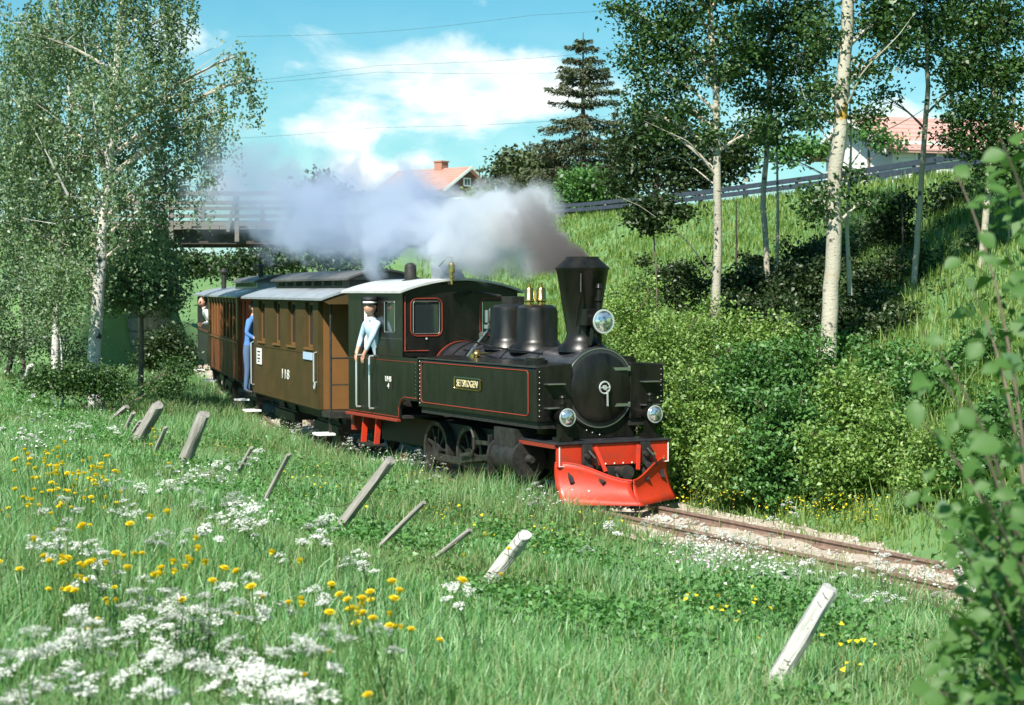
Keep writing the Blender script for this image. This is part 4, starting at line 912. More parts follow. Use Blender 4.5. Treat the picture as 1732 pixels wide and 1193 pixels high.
for (fx, fy), (hx, hy), wpx, mk, lab in POSTS:
    b = hit(fx, fy, lift=.06); D = b[1]; h = at(hx, hy, D-.12 if wpx < 30 else D+.02); w = wpx/FPX*D
    b = Vector(b)-Vector((0, 0, .0)); h = Vector(h); ax = (h-b).normalized(); ln = (h-b).length
    POST_AT.append((b, h))
    o = bpy.data.objects.new('fence_post', None)
    m = MB(); n = 9; rr = random.uniform(.28, .38) if wpx < 19 else .45
    def ring(z, s): return [(s*w*.5*math.cos(2*PI*k2/n)*(1+.06*math.sin(3*k2)), s*w*rr*math.sin(2*PI*k2/n)*(1+.06*math.cos(2*k2)), z) for k2 in range(n)]
    lev = [-.35, 0, ln*.25, ln*.5, ln*.75, ln*.97, ln*.99]; bow = random.uniform(-.12, .12)*w; V = []; F = []
    for i, z in enumerate(lev):
        V += [(x+random.uniform(-.055, .055)*w+bow*math.sin(PI*max(z, 0)/ln), y+random.uniform(-.055, .055)*w, zz+((x/w*.30+random.uniform(-.10, .10))*w if i >= 5 else 0)) for x, y, zz in ring(z, [1.06, 1.04, 1.0, 1.0, .98, .95, .84][i])]
    for i in range(len(lev)-1):
        for k2 in range(n): F.append((i*n+k2, i*n+(k2+1) % n, (i+1)*n+(k2+1) % n, (i+1)*n+k2))
    F += [tuple(reversed(range(n))), tuple(range((len(lev)-1)*n, len(lev)*n))]
    o = m.add(V, F).build('fence_post', M[mk], smooth=True); tag(o, lab, 'fence post', 'leaning posts of the old fence')
    o.location = b; o.rotation_euler = ax.to_track_quat('Z', 'Y').to_euler()
    if wpx > 25:
        for z in (.22, .52, .82):
            P = [(w*.515*math.cos(t), w*.38*math.sin(t), ln*(z+random.uniform(-.004, .004))+t*.008+.03*math.sin(t+z*9)) for t in np.linspace(0, 4*PI, 34)]
            MB().tube(P, .0019, 4).build('wire_wrap', M['wire'], o)
# loose strands of old fence wire
for (i, j) in ((1, 2), (3, 4), (4, 5), (7, 8)):
    a_, b_ = POST_AT[i][1]*.6+POST_AT[i][0]*.4, POST_AT[j][1]*.6+POST_AT[j][0]*.4
    MBw = MB().tube([a_.lerp(b_, t)-Vector((0, 0, .22*math.sin(PI*t)+.02*math.sin(9*t))) for t in np.linspace(0, 1, 12)], .003, 4)
    tag(MBw.build('fence_wire', M['wire']), {1: 'slack fence wire between the stout whitish post and the lowest thin post', 3: 'slack fence wire from the longest grey plank to its thin neighbour', 4: 'slack fence wire from the longest grey plank towards the coach', 7: 'slack fence wire between the two thick grey posts'}[i], 'fence wire', 'old fence wires')

# ------------------------------------------------------------------ foliage
def leaf_quads(P, size, droop=0, up=.35, wid=.62, tipdir=None):
    """diamond leaves bent along the midrib: 4 verts, 2 tris each"""
    n = len(P); P = np.asarray(P)
    nrm = RNG.normal(0, 1, (n, 3)); nrm[:, 2] = np.abs(nrm[:, 2])*.7+up*1.5; nrm /= np.linalg.norm(nrm, axis=1)[:, None]
    t = RNG.normal(0, 1, (n, 3)) if tipdir is None else tipdir+RNG.normal(0, .45, (n, 3))
    t[:, 2] -= droop
    t -= nrm*(t*nrm).sum(1)[:, None]; t /= np.linalg.norm(t, axis=1)[:, None]+1e-9
    b = np.cross(nrm, t); s = size*RNG.uniform(.65, 1.3, n)
    s = s[:, None]; f = RNG.uniform(.05, .3, n)[:, None]
    V = np.stack([P-t*s*.5, P+b*s*wid*.5+nrm*s*f-t*s*.05, P+t*s*.5-nrm*s*.1, P-b*s*wid*.5+nrm*s*f-t*s*.05], 1)
    return V
def leaf_obj(name, V, m, parent=None, kind=None):
    n = len(V); F = np.arange(n*4).reshape(n, 4)
    o = np_mesh(name, V.reshape(-1, 3), 4, m, parent, F)
    if kind: o['kind'] = kind
    return o
def ball(n, c, r, p=.5):
    v = RNG.normal(0, 1, (n, 3)); v /= np.linalg.norm(v, axis=1)[:, None]; return np.asarray(c)+v*(RNG.random(n)**p)[:, None]*np.asarray(r)
def clump_geo(clumps, D):
    out = []
    for c in clumps:
        px, py, rx, ry = c[:4]; dd = c[4] if len(c) > 4 else 0; w = c[5] if len(c) > 5 else 1
        p = at(px, py, D+dd); k_ = (D+dd)/FPX; out.append((p, np.array([rx*k_, (rx+ry)*.5*k_*.9, ry*k_]), rx*ry*w))
    return out
def crown_leaves(G, n, leaf, mode='spray', per=26, sig=.16, strand=(.4, 1.1)):
    tot = sum(g[2] for g in G); Vs = []; subs = []
    for c, r, w in G:
        ns = max(3, int(n*w/tot/per)); cen = ball(ns, c, r, .42); subs.append(cen)
        if mode == 'hang':
            L = RNG.uniform(*strand, ns)*(.6+.6*RNG.random(ns)); t = RNG.random((ns, per))
            drift = RNG.normal(0, .10, (ns, 1, 3)); drift[..., 2] = 0
            P = cen[:, None, :]+drift*t[..., None]+RNG.normal(0, .045, (ns, per, 3)); P[..., 2] -= L[:, None]*t
            Vs.append(leaf_quads(P.reshape(-1, 3), leaf, droop=.8, up=.1))
        else:
            fl = RNG.normal(0, 1, (ns, per, 3))*sig*np.array([1, 1, .55]); ax = RNG.normal(0, 1, (ns, 1, 3))*np.array([1, 1, .4]); P = cen[:, None, :]+fl+ax*RNG.uniform(-1, 1, (ns, per, 1))*sig*.9
            Vs.append(leaf_quads(P.reshape(-1, 3), leaf, droop=.25, up=.35))
    return np.concatenate(Vs), subs
def curve3(a, b, c, n=7): return [tuple((1-t)**2*np.array(a)+2*t*(1-t)*np.array(b)+t*t*np.array(c)) for t in np.linspace(0, 1, n)]
def tree(name, label, trunk, D, r0, r1, bark, leafm, clumps, n, leaf, mode='spray', group=None, twigm='twig', per=26, sig=.16, strand=(.4, 1.1), twigs=5, cat='tree', extra=None, limb_r=.028):
    P = [at(px, py, D) for px, py in trunk]; base = P[0].copy(); zg = zs(base[0], base[1])
    if base[2] > zg: P.insert(0, np.array([base[0]-(P[1][0]-base[0])*.0, base[1], zg-.25]))
    R = empty(name, (P[0][0], P[0][1], zg)); o0 = np.array([P[0][0], P[0][1], zg]); tag(R, label, cat, group)
    P = [p-o0 for p in P]; s = np.r_[0, np.cumsum([np.linalg.norm(P[i+1]-P[i]) for i in range(len(P)-1)])]; q = np.linspace(0, s[-1], 26)
    pts = np.stack([np.interp(q, s, [p[i] for p in P]) for i in range(3)], 1); kk = np.array([.25, .5, .25])
    for i in range(3): pts[1:-1, i] = np.convolve(pts[:, i], kk, 'valid')
    pts[1:-1, :2] += RNG.normal(0, r0*.09, (24, 2))
    rad = np.linspace(r0, r1, 26); rad[:3] *= np.array([1.35, 1.15, 1.05])
    MB().tube(pts, rad, 12).build('trunk', M[bark], R, smooth=True)
    G = [(c-o0, r, w) for c, r, w in clump_geo(clumps, D)]; V, subs = crown_leaves(G, n, leaf, mode, per, sig, strand)
    br = MB()
    for (c, r, w), sb in zip(G, subs):
        hd = math.hypot(c[0]-pts[len(pts)//2][0], c[1]-pts[len(pts)//2][1]); zt = c[2]-.55*hd-.1
        i = int(np.clip(np.argmin(np.abs(pts[:, 2]-zt)), 4, 24)); a_ = pts[i]; mid = (a_+c)/2+np.array([0, 0, .12*np.linalg.norm(c-a_)])
        lr = min(rad[i]*.55, limb_r*(1+.35*hd)); br.tube(curve3(a_, mid, c), np.linspace(lr, lr*.35, 7), 6, cap=False)
        lim = curve3(a_, mid, c, 9)
        for e in sb[RNG.permutation(len(sb))[:int(twigs*(1+w/4000))]]:
            st = np.array(lim[random.randint(3, 8)]); br.tube(curve3(st, (st+e)/2+np.array([0, 0, .08]), e, 5), np.linspace(lr*.34, .004, 5), 4, cap=False)
    if extra:
        for (ppx, rr_) in extra:
            E_ = [at(px, py, D+dd)-o0 for px, py, dd in ppx]; s2 = np.linspace(0, 1, len(E_)); q2 = np.linspace(0, 1, 14)
            Q = np.stack([np.interp(q2, s2, [e[i] for e in E_]) for i in range(3)], 1)
            MB().tube(Q, np.linspace(rr_*.8, rr_*.12, 14), 8, cap=False).build('limb', M[bark], R, smooth=True)
    br.build('branches', M[twigm], R, smooth=True, kind='stuff')
    leaf_obj('crown', V, M[leafm], R)
    return R

# left: the two birches, the rowan under the bridge, low scrub
tree('birch_tree', 'tall weeping birch with white trunk and hanging twigs beside the bridge', [(160, 672), (158, 600), (168, 470), (178, 350), (186, 260), (196, 120), (210, -40), (216, -160)], 33, .135, .03, 'birch_bark', 'birch_leaf',
 [(60, 60, 70, 70), (140, 60, 70, 80, 1), (230, 30, 70, 70), (300, 20, 45, 60), (200, 130, 80, 70, -1), (120, 170, 90, 70), (40, 190, 60, 70), (280, 130, 50, 60), (330, 150, 40, 45), (400, 95, 42, 36, 0, .75), (430, 130, 26, 36, 0, .6), (370, 190, 45, 42, 0, .7), (300, 210, 55, 55), (200, 230, 80, 60, .8), (90, 260, 90, 70), (10, 280, 40, 80), (360, 250, 38, 30, 0, .7), (290, 290, 55, 40), (200, 310, 70, 45, -.8), (110, 340, 80, 50), (30, 370, 50, 50), (330, 300, 28, 26, 0, .6), (250, 350, 40, 40), (150, 400, 50, 30), (350, 215, 30, 20), (245, 395, 40, 35), (90, 410, 60, 40), (160, -60, 100, 60), (270, -60, 60, 50)],
 44000, .075, 'hang', 'birches at the left', 'twig_pale', per=30, strand=(.45, 1.25), twigs=5,
 extra=[(((178, 345, 0), (225, 305, -.2), (290, 275, -.4)), .035), (((182, 300, 0), (165, 262, -.1), (160, 180, -.2), (140, 60, -.3)), .05), (((190, 210, 0), (245, 150, .3), (300, 110, .4), (385, 70, .5)), .026), (((186, 250, 0), (205, 235, -.3), (228, 226, -.4)), .03), (((115, 330, -.6), (85, 270, -.8), (55, 215, -.9)), .03), (((178, 340, 0), (115, 332, -.6)), .03), (((150, 360, 0), (100, 380, -.5), (40, 370, -.6)), .025)])
tree('birch_tree', 'second birch further back, its pale stem showing in the top left corner', [(92, 640), (96, 520), (110, 330), (122, 160), (100, 40), (86, -60)], 37, .09, .03, 'birch_bark', 'birch_leaf2',
 [(30, 120, 60, 60), (90, 80, 50, 60), (40, 40, 60, 50), (60, 200, 60, 60), (20, 260, 50, 60), (90, 300, 60, 60), (30, 340, 60, 50), (140, 260, 50, 50), (90, 400, 70, 45), (20, 430, 50, 40), (160, 350, 40, 40), (-30, 200, 50, 120), (-40, 380, 50, 70), (120, -20, 60, 40)],
 17000, .078, 'hang', 'birches at the left', 'twig_pale', per=28, strand=(.5, 1.2))
tree('rowan_tree', 'dense bushy rowan in front of the bridge pier', [(238, 660), (240, 560), (235, 480), (230, 420)], 36, .07, .02, 'grey_bark', 'birch_leaf',
 [(240, 430, 48, 40), (200, 470, 45, 40), (270, 470, 38, 42), (225, 500, 55, 30), (285, 510, 24, 34), (185, 505, 36, 30), (260, 420, 30, 24)], 12000, .075, per=26, sig=.15, twigs=8)
tree('sapling', 'thin birch sapling left of the white birch trunk', [(106, 660), (104, 600), (100, 550), (108, 480)], 32, .022, .008, 'birch_bark', 'birch_leaf', [(95, 500, 40, 30), (120, 540, 34, 20), (70, 545, 30, 22), (110, 460, 40, 26)], 2600, .065, per=22, sig=.13, limb_r=.012)
tree('scrub_bush', 'grey-green scrub bush along the far left edge behind the dark post', [(40, 620), (40, 560), (38, 500)], 40, .05, .02, 'grey_bark', 'birch_leaf2', [(30, 480, 60, 30), (70, 520, 50, 30), (-10, 520, 40, 40), (60, 575, 70, 34), (10, 585, 40, 30), (130, 600, 40, 30)], 7000, .08, cat='bush')
tree('scrub_bush', 'low dark scrub at the foot of the birch trunk', [(175, 668), (178, 640), (182, 620)], 31.5, .03, .012, 'grey_bark', 'aspen_leaf', [(180, 650, 34, 26), (140, 640, 36, 24), (105, 642, 40, 22), (70, 645, 30, 18), (272, 655, 30, 14), (300, 625, 16, 20)], 7500, .06, cat='bush')
tree('scrub_bush', 'dark bush in the shade of the bridge beside the stone pier', [(285, 650), (285, 620), (288, 590)], 50, .03, .012, 'grey_bark', 'dark_shade_leaf', [(265, 590, 26, 26), (300, 600, 26, 30), (250, 620, 24, 22), (285, 570, 22, 20), (318, 620, 12, 18)], 5000, .10, cat='bush')
# behind: spruce, pines and bushes on the skyline
def conifer(label, px, py0, py1, D, wpx, n, m, name='spruce_tree', group=None, droop=.5, start=.12, seed=1):
    top = at(px, py1, D); base = at(px, py0, D); zg = zs(base[0], base[1]); o0 = np.array([base[0], base[1], zg]); R = empty(name, tuple(o0)); tag(R, label, 'tree', group)
    H = top[2]-zg; W_ = wpx/FPX*D; MB().tube([(0, 0, -.2), (0, 0, H*.5), (0, 0, H)], [.16, .09, .015], 8).build('trunk', M['grey_bark'], R, smooth=True)
    nl = 17; br = MB(); Vs = []
    for i in range(nl):
        f = start+(1-start)*i/nl; z = H*f+random.uniform(-.1, .1); rad = W_*(1-f)**.8*random.uniform(.75, 1.2)+.10
        nb = 7 if f < .7 else 5
        for k2 in range(nb):
            a_ = 2*PI*(k2+.37*i)/nb+random.uniform(-.3, .3); ln = rad*random.uniform(.7, 1.15); d = np.array([math.cos(a_), math.sin(a_), 0])
            tip = np.array([0, 0, z])+d*ln+np.array([0, 0, -.18*ln*(1 if f < .6 else -.5)]); mid = np.array([0, 0, z])+d*ln*.55+np.array([0, 0, -.26*ln if f < .6 else .05])
            c = curve3((0, 0, z), mid, tip, 7); br.tube(c, np.linspace(.022, .004, 7), 4, cap=False)
            m_ = int(n/(nl*nb)*(ln/(W_*.5+.1))*1.1)+8; t = RNG.random(m_)**.7; C = np.array(c); q = np.stack([np.interp(t*6, np.arange(7), C[:, j]) for j in range(3)], 1)
            side = np.array([-d[1], d[0], 0]); w = RNG.normal(0, 1, m_)*ln*.17*(1.1-t*.6); q += side*w[:, None]; q[:, 2] -= np.abs(RNG.normal(0, .10, m_))*droop*1.6
            td = d[None]+side[None]*np.sign(w)[:, None]*.7; td = td+np.array([0, 0, -droop*.6]); Vs.append(leaf_quads(q, .17, droop=.3, up=.5, wid=.30, tipdir=td))
    br.build('branches', M['twig'], R, kind='stuff'); leaf_obj('needles', np.concatenate(Vs), M[m], R)
conifer('tall ragged spruce standing above the bushes on the skyline', 986, 360, 55, 62, 150, 17000, 'needle', start=.22)
conifer('small pointed spruce right of the brown house', 811, 350, 281, 78, 34, 2200, 'needle', start=.05, droop=.2)
conifer('young spruce half hidden behind the tall spruce', 1040, 360, 175, 66, 60, 3500, 'needle', start=.2)
SK = 'bushes and trees on the skyline'
tree('pine_tree', 'bushy pine at the left end of the skyline trees', [(868, 380), (868, 330), (866, 265)], 66, .12, .04, 'grey_bark', 'pine', [(868, 280, 26, 24), (850, 300, 20, 18), (892, 275, 26, 20), (880, 310, 40, 24), (860, 340, 34, 24), (905, 300, 24, 22)], 3800, .20, group=SK, sig=.3)
tree('pine_tree', 'second bushy pine directly left of the tall spruce', [(925, 380), (925, 330), (922, 270)], 64, .12, .04, 'grey_bark', 'pine', [(925, 280, 30, 20), (945, 300, 34, 26), (915, 310, 36, 26), (930, 340, 44, 26)], 3800, .20, group=SK, sig=.3)
tree('leafy_bush', 'rounded bright green bush in front of the tall spruce', [(990, 390), (990, 350), (990, 300)], 58, .08, .03, 'grey_bark', 'bush_leaf2', [(985, 335, 50, 30), (955, 355, 36, 22), (1020, 350, 40, 24), (985, 305, 36, 20), (1040, 330, 30, 24)], 4500, .17, group=SK, sig=.26, cat='bush')
tree('leafy_tree', 'dark leafy tree right of the tall spruce behind the pale trunks', [(1110, 360), (1110, 300), (1115, 200)], 56, .15, .05, 'grey_bark', 'dark_shade_leaf', [(1110, 210, 55, 34), (1075, 245, 45, 36), (1150, 240, 55, 36), (1110, 285, 60, 34), (1190, 270, 50, 40), (1060, 300, 40, 30), (1240, 265, 46, 46), (1270, 235, 34, 34), (1170, 310, 60, 20)], 9000, .17, group=SK, sig=.27)
tree('leafy_tree', 'small green tree below the red roofed house at right', [(1470, 270), (1470, 255), (1470, 235)], 49, .06, .03, 'grey_bark', 'bush_leaf2', [(1475, 232, 28, 22), (1510, 245, 24, 12), (1350, 250, 34, 20), (1385, 255, 30, 16), (1325, 265, 30, 18)], 1500, .15, group=SK, sig=.2)
tree('leafy_bush', 'yellow-green bush beside the brown house gable', [(790, 345), (790, 340), (790, 325)], 86, .06, .03, 'grey_bark', 'bush_leaf', [(806, 338, 14, 10), (816, 328, 10, 12), (775, 348, 14, 6)], 900, .2, group=SK, sig=.25, cat='bush')
tree('leafy_tree', 'dark tree faint behind the smoke left of the brown house', [(545, 350), (545, 330), (545, 300)], 92, .12, .05, 'grey_bark', 'dark_shade_leaf', [(545, 318, 22, 24), (520, 330, 26, 18), (570, 332, 24, 16)], 1400, .25, group=SK, sig=.35)

for i, (cl, lab) in enumerate((([(300, 445, 50, 30), (250, 440, 40, 34), (345, 455, 40, 24)], 'hazy bushes seen under the left part of the bridge'), ([(400, 450, 50, 30), (460, 445, 50, 34)], 'hazy bushes seen under the middle of the bridge'), ([(540, 440, 60, 34), (620, 430, 50, 40)], 'hazy bushes under the right part of the bridge behind the smoke'))):
    tree('leafy_bush', lab, [(cl[0][0], 480), (cl[0][0], 465), (cl[0][0], 450)], 76+2*i, .05, .03, 'grey_bark', 'dark_shade_leaf', cl, 2600, .2, group='bushes beyond the bridge', limb_r=.02, sig=.3, cat='bush')
# right: aspens on the bank; unseen upper clumps added to shade the hill
AS = 'aspens on the bank at the right'
tree('aspen_tree', 'pale slender aspen trunk right of the engine chimney with clustered leaves', [(1211, 540), (1213, 430), (1214, 330), (1212, 200), (1203, 60), (1196, -60), (1192, -160)], 27, .082, .035, 'aspen_bark', 'aspen_leaf',
 [(1060, 20, 42, 22), (1110, 50, 56, 36), (1160, 20, 50, 40), (1090, 105, 48, 34), (1165, 100, 46, 40), (1120, 150, 50, 26), (1085, 185, 26, 22), (1160, 190, 46, 22), (1240, 60, 42, 44), (1230, 130, 36, 30), (1195, 230, 30, 22), (1130, 225, 36, 16), (1240, -20, 60, 40), (1120, -40, 60, 40), (1280, 220, 30, 26), (1200, -160, 110, 90, 0, .5), (1160, -330, 100, 100, 0, .4)],
 17500, .075, group=AS, sig=.115, per=34, twigs=4, extra=[(((1210, 470, 0), (1160, 405, -.5), (1085, 350, -.9), (1040, 330, -1)), .016), (((1212, 300, 0), (1165, 240, -.4), (1090, 205, -.6)), .02), (((1212, 315, 0), (1150, 265, .4), (1095, 275, .6)), .016), (((1214, 240, 0), (1180, 215, .5), (1120, 185, .6)), .016)], twigm='twig_pale')
tree('aspen_tree', 'thin grey aspen with a forked twin stem behind the slender pale trunk', [(1300, 500), (1296, 420), (1290, 330), (1300, 220), (1302, 120), (1300, 0), (1298, -100)], 29, .055, .03, 'aspen_bark2', 'aspen_leaf',
 [(1280, 30, 40, 36), (1330, 40, 46, 40), (1370, 20, 40, 36), (1300, 95, 46, 34), (1350, 110, 46, 36), (1385, 80, 30, 30), (1320, 165, 50, 30), (1275, 165, 34, 26), (1345, 205, 34, 24), (1300, 235, 30, 22), (1340, -40, 60, 40), (1260, 100, 30, 30), (1375, 160, 26, 22), (1310, -170, 110, 90, 0, .5), (1320, -350, 100, 100, .3, .4)],
 17500, .075, group=AS, sig=.115, per=34, extra=[(((1312, 495, .4), (1316, 380, .4), (1314, 250, .4), (1312, 110, .4)), .045)])
tree('aspen_tree', 'thickest whitish aspen trunk with ochre lichen near its foot', [(1402, 590), (1404, 500), (1411, 420), (1411, 330), (1420, 210), (1430, 90), (1436, -30), (1440, -150)], 24.5, .122, .075, 'aspen_bark', 'aspen_leaf',
 [(1478, 40, 40, 26), (1520, 70, 36, 24), (1465, 120, 30, 22), (1400, 150, 26, 22), (1385, 195, 24, 22), (1470, 195, 26, 16), (1505, 20, 40, 26), (1382, 335, 26, 26), (1380, 360, 22, 20), (1440, 300, 20, 16), (1385, 60, 26, 36), (1480, -40, 60, 40), (1455, 345, 22, 16), (1440, -200, 120, 100, 0, .5), (1450, -380, 110, 110, 0, .4)],
 13500, .075, group=AS, sig=.12, per=22, twigs=7, extra=[(((1422, 200, 0), (1460, 120, -.4), (1520, 60, -.6), (1545, 25, -.7)), .02), (((1416, 260, 0), (1370, 190, .3), (1345, 120, .4)), .02), (((1412, 320, 0), (1470, 235, .6), (1540, 200, .8), (1600, 160, .8)), .016), (((1438, 500, .5), (1432, 380, .5), (1440, 250, .5), (1436, 130, .5)), .045)], twigm='twig_pale')
tree('aspen_tree', 'crooked thin aspen right of the thickest trunk, below the red roof', [(1542, 540), (1548, 440), (1553, 380), (1562, 250), (1570, 150), (1566, 40), (1560, -80)], 27, .05, .028, 'aspen_bark2', 'aspen_leaf',
 [(1545, 30, 36, 30), (1590, 60, 40, 34), (1540, 100, 24, 18), (1610, 10, 40, 36), (1620, 150, 26, 22), (1560, -30, 50, 30), (1500, 165, 26, 14), (1570, -180, 110, 90, 0, .5), (1580, -350, 90, 100, 0, .4)], 9500, .075, group=AS, sig=.13, per=22, twigs=7)
tree('aspen_tree', 'dense leafy aspen filling the top right corner', [(1655, 570), (1660, 450), (1672, 330), (1680, 200), (1690, 60), (1700, -80)], 26, .06, .03, 'aspen_bark2', 'aspen_leaf',
 [(1640, 40, 50, 40), (1700, 30, 50, 50), (1660, 110, 54, 40), (1715, 120, 40, 50), (1625, 180, 44, 34), (1690, 200, 50, 40), (1650, 245, 46, 26), (1720, 260, 40, 40), (1680, 300, 40, 26), (1610, 110, 36, 34), (1680, -40, 70, 40), (1610, 225, 26, 18), (1690, -190, 120, 90, 0, .5), (1700, -360, 100, 100, 0, .4)], 18000, .075, group=AS, sig=.115, per=34, extra=[(((1700, 560, .6), (1706, 420, .6), (1712, 260, .6)), .04)])
tree('aspen_tree', 'slim half-grown aspen in shade at the right edge behind the foreground leaves', [(1698, 545), (1700, 420), (1706, 300), (1716, 160)], 31, .05, .025, 'aspen_bark2', 'dark_shade_leaf', [(1700, 330, 40, 40), (1650, 350, 40, 30), (1600, 340, 36, 26), (1610, 390, 40, 34), (1680, 400, 50, 40), (1725, 380, 30, 60)], 7000, .08, group=AS, sig=.14)
tree('young_aspen', 'young aspen bush hanging over the slope right of the thickest trunk', [(1500, 540), (1500, 450), (1502, 360)], 29, .02, .01, 'aspen_bark2', 'dark_shade_leaf', [(1505, 365, 28, 26), (1490, 395, 24, 20), (1520, 395, 22, 22), (1530, 345, 20, 16)], 2600, .075, group=AS, sig=.12)
tree('young_aspen', 'young leaning tree on a dark thin stem right of the chimney', [(1111, 500), (1109, 440), (1105, 390), (1098, 350)], 26.5, .022, .010, 'grey_bark', 'dark_shade_leaf', [(1085, 355, 26, 20), (1120, 345, 24, 18), (1150, 360, 24, 14), (1100, 380, 34, 14), (1075, 375, 14, 12)], 2200, .075, group=AS, sig=.10, limb_r=.014)
for (px, D, y0, y1, lab) in ((1243, 32, 480, 340, 'thin dark dead stem standing in the slope grass'), (934, 50, 420, 300, 'thin dark pole behind the chimney smoke'), (1524, 28, 470, 340, 'dark thin dead stem left of the crooked aspen')):
    a_, b_ = at(px, y0, D), at(px+2, y1, D); g = zs(a_[0], a_[1]); tag(MB().tube([(a_[0], a_[1], g-.2), tuple((a_+b_)/2+np.array([.02, 0, 0])), tuple(b_)], [.022, .018, .010], 6).build('dead_stem', M['post_dark'], smooth=True), lab, 'dead stem', 'dead stems on the slope')

# shrubs of the bank behind the train
BUSH = [(1075, 548, 62, 62, 25, 'bush_leaf'), (1130, 610, 66, 80, 23.6, 'bush_leaf'), (1200, 585, 78, 66, 24.6, 'bush_leaf'), (1175, 700, 62, 66, 22, 'bush_leaf'), (1265, 660, 76, 76, 22.6, 'bush_leaf2'),
 (1290, 585, 76, 48, 25.2, 'bush_leaf'), (1365, 645, 76, 66, 22.6, 'bush_leaf2'), (1335, 740, 82, 66, 20.8, 'bush_leaf2'), (1440, 690, 66, 66, 21.2, 'bush_leaf'), (1240, 765, 60, 40, 21, 'bush_leaf'),
 (1425, 610, 70, 44, 25, 'bush_leaf2'), (1500, 650, 70, 56, 22.4, 'bush_leaf2'), (1495, 765, 60, 60, 19.6, 'bush_leaf'), (1580, 690, 76, 76, 21, 'bush_leaf2'), (1655, 640, 76, 76, 21.5, 'bush_leaf2'),
 (1590, 800, 76, 60, 18.6, 'bush_leaf'), (1690, 760, 70, 90, 18.2, 'bush_leaf2'), (1120, 745, 30, 50, 21.6, 'bush_leaf'), (1415, 775, 50, 40, 19.8, 'bush_leaf'),
 (1460, 530, 66, 38, 28, 'dark_shade_leaf'), (1570, 560, 76, 50, 27, 'dark_shade_leaf'), (1650, 520, 60, 60, 27, 'dark_shade_leaf'), (1340, 510, 50, 22, 30, 'dark_shade_leaf'), (1720, 540, 50, 60, 25, 'dark_shade_leaf'), (1700, 900, 60, 50, 15.5, 'bush_leaf2'), (1745, 980, 60, 60, 13, 'bush_leaf2')]  # the dark entries carry canopy shade in their leaf colour
BUSH += [(1275, 500, 70, 44, 29, 'dark_shade_leaf'), (1370, 505, 76, 56, 28.4, 'dark_shade_leaf'), (1480, 500, 80, 60, 28, 'dark_shade_leaf'), (1590, 500, 80, 66, 27.5, 'dark_shade_leaf'), (1690, 480, 80, 76, 27, 'dark_shade_leaf'), (1520, 580, 80, 54, 25.3, 'dark_shade_leaf'), (1140, 474, 70, 34, 30, 'dark_shade_leaf'), (1310, 545, 70, 40, 27.4, 'dark_shade_leaf'), (1440, 560, 70, 46, 26.6, 'dark_shade_leaf'), (1600, 580, 80, 50, 25.4, 'dark_shade_leaf'), (1690, 580, 70, 60, 24.4, 'dark_shade_leaf'), (1420, 450, 60, 34, 31, 'dark_shade_leaf'), (1540, 440, 70, 40, 30.5, 'dark_shade_leaf'), (1650, 430, 70, 50, 29.8, 'dark_shade_leaf'), (1300, 462, 50, 24, 32, 'dark_shade_leaf'), (1240, 545, 60, 34, 27.8, 'dark_shade_leaf'), (1350, 570, 60, 34, 26.4, 'dark_shade_leaf'), (1500, 540, 70, 40, 26.8, 'dark_shade_leaf'), (1640, 540, 70, 50, 26, 'dark_shade_leaf'), (1370, 440, 56, 28, 32, 'dark_shade_leaf'), (1480, 430, 60, 30, 31.5, 'dark_shade_leaf'), (1720, 420, 60, 50, 29, 'dark_shade_leaf'), (1600, 400, 60, 36, 31.5, 'dark_shade_leaf')]  # bushes added to fill the slope's shaded band; the shade is in their colour
BL = ['light willow bush directly behind the smokebox, topmost beside the chimney lamp', 'light willow bush behind the right side lamp of the engine', 'broad willow bush at the foot of the slender pale trunk', 'willow bush behind the buffer beam, low at the bank foot', 'large deep green alder bush in the middle of the bank',
 'willow bush behind the middle of the bank, below the forked thin aspen', 'deep green alder bush right of the large middle alder', 'dark green alder bush hanging over a shadow hollow at the bank foot', 'willow bush at the right of the shadow hollow', 'low willow bush left of the shadow hollow',
 'alder bush around the foot of the thickest aspen trunk', 'alder bush right of the thickest aspen trunk, upper bank', 'willow bush near the end of the visible rails, at the bank foot', 'alder bush behind the big blurred leaves at right', 'alder bush at the foot of the dense corner aspen',
 'pale willow bush just above the rails by the foreground leaves', 'large alder bush behind the foreground leaves at the right edge', 'slim willow bush right beside the plough', 'small willow bush low on the bank right of the hollow',
 'shaded bush behind the thickest aspen trunk', 'shaded bush below the crooked aspen', 'shaded bush left of the dense corner aspen trunk', 'low shaded bush between the slender and the thickest trunks', 'shaded bush at the right edge behind the leaves', 'alder bush at the track side behind the foreground shrub', 'alder bush at the lower right edge behind the foreground shrub',
 'shaded bush between the forked thin aspen and the slender pale trunk', 'shaded bush just left of the thickest aspen trunk', 'shaded bush just right of the thickest aspen trunk on the slope', 'shaded bush right of the crooked aspen on the slope', 'shaded bush around the corner aspen stems', 'dark bush in front of the crooked aspen foot', 'low dark shaded bush on the slope left of the slender pale trunk',
 'dark bush under the forked thin aspen, upper edge of the willows', 'dark bush hiding the foot of the thickest aspen trunk', 'dark bush below the crooked aspen, above the large alder', 'dark bush at the foot of the corner aspen, lower row', 'small dark bush up the slope behind the thickest trunk', 'dark bush up the slope behind the crooked aspen', 'dark bush up the slope behind the corner aspen stems', 'small dark bush up the slope by the forked thin aspen',
 'dark bush just above the light willows by the slender pale trunk', 'dark bush just left of the thickest trunk, lowest of the shaded row', 'dark bush midway between the thickest and crooked trunks', 'dark bush between the crooked and corner aspens', 'dark bush high on the slope left of the thickest trunk', 'dark bush high on the slope right of the thickest trunk', 'dark bush high at the right edge behind the leaves', 'dark bush high on the slope under the red roofed house']
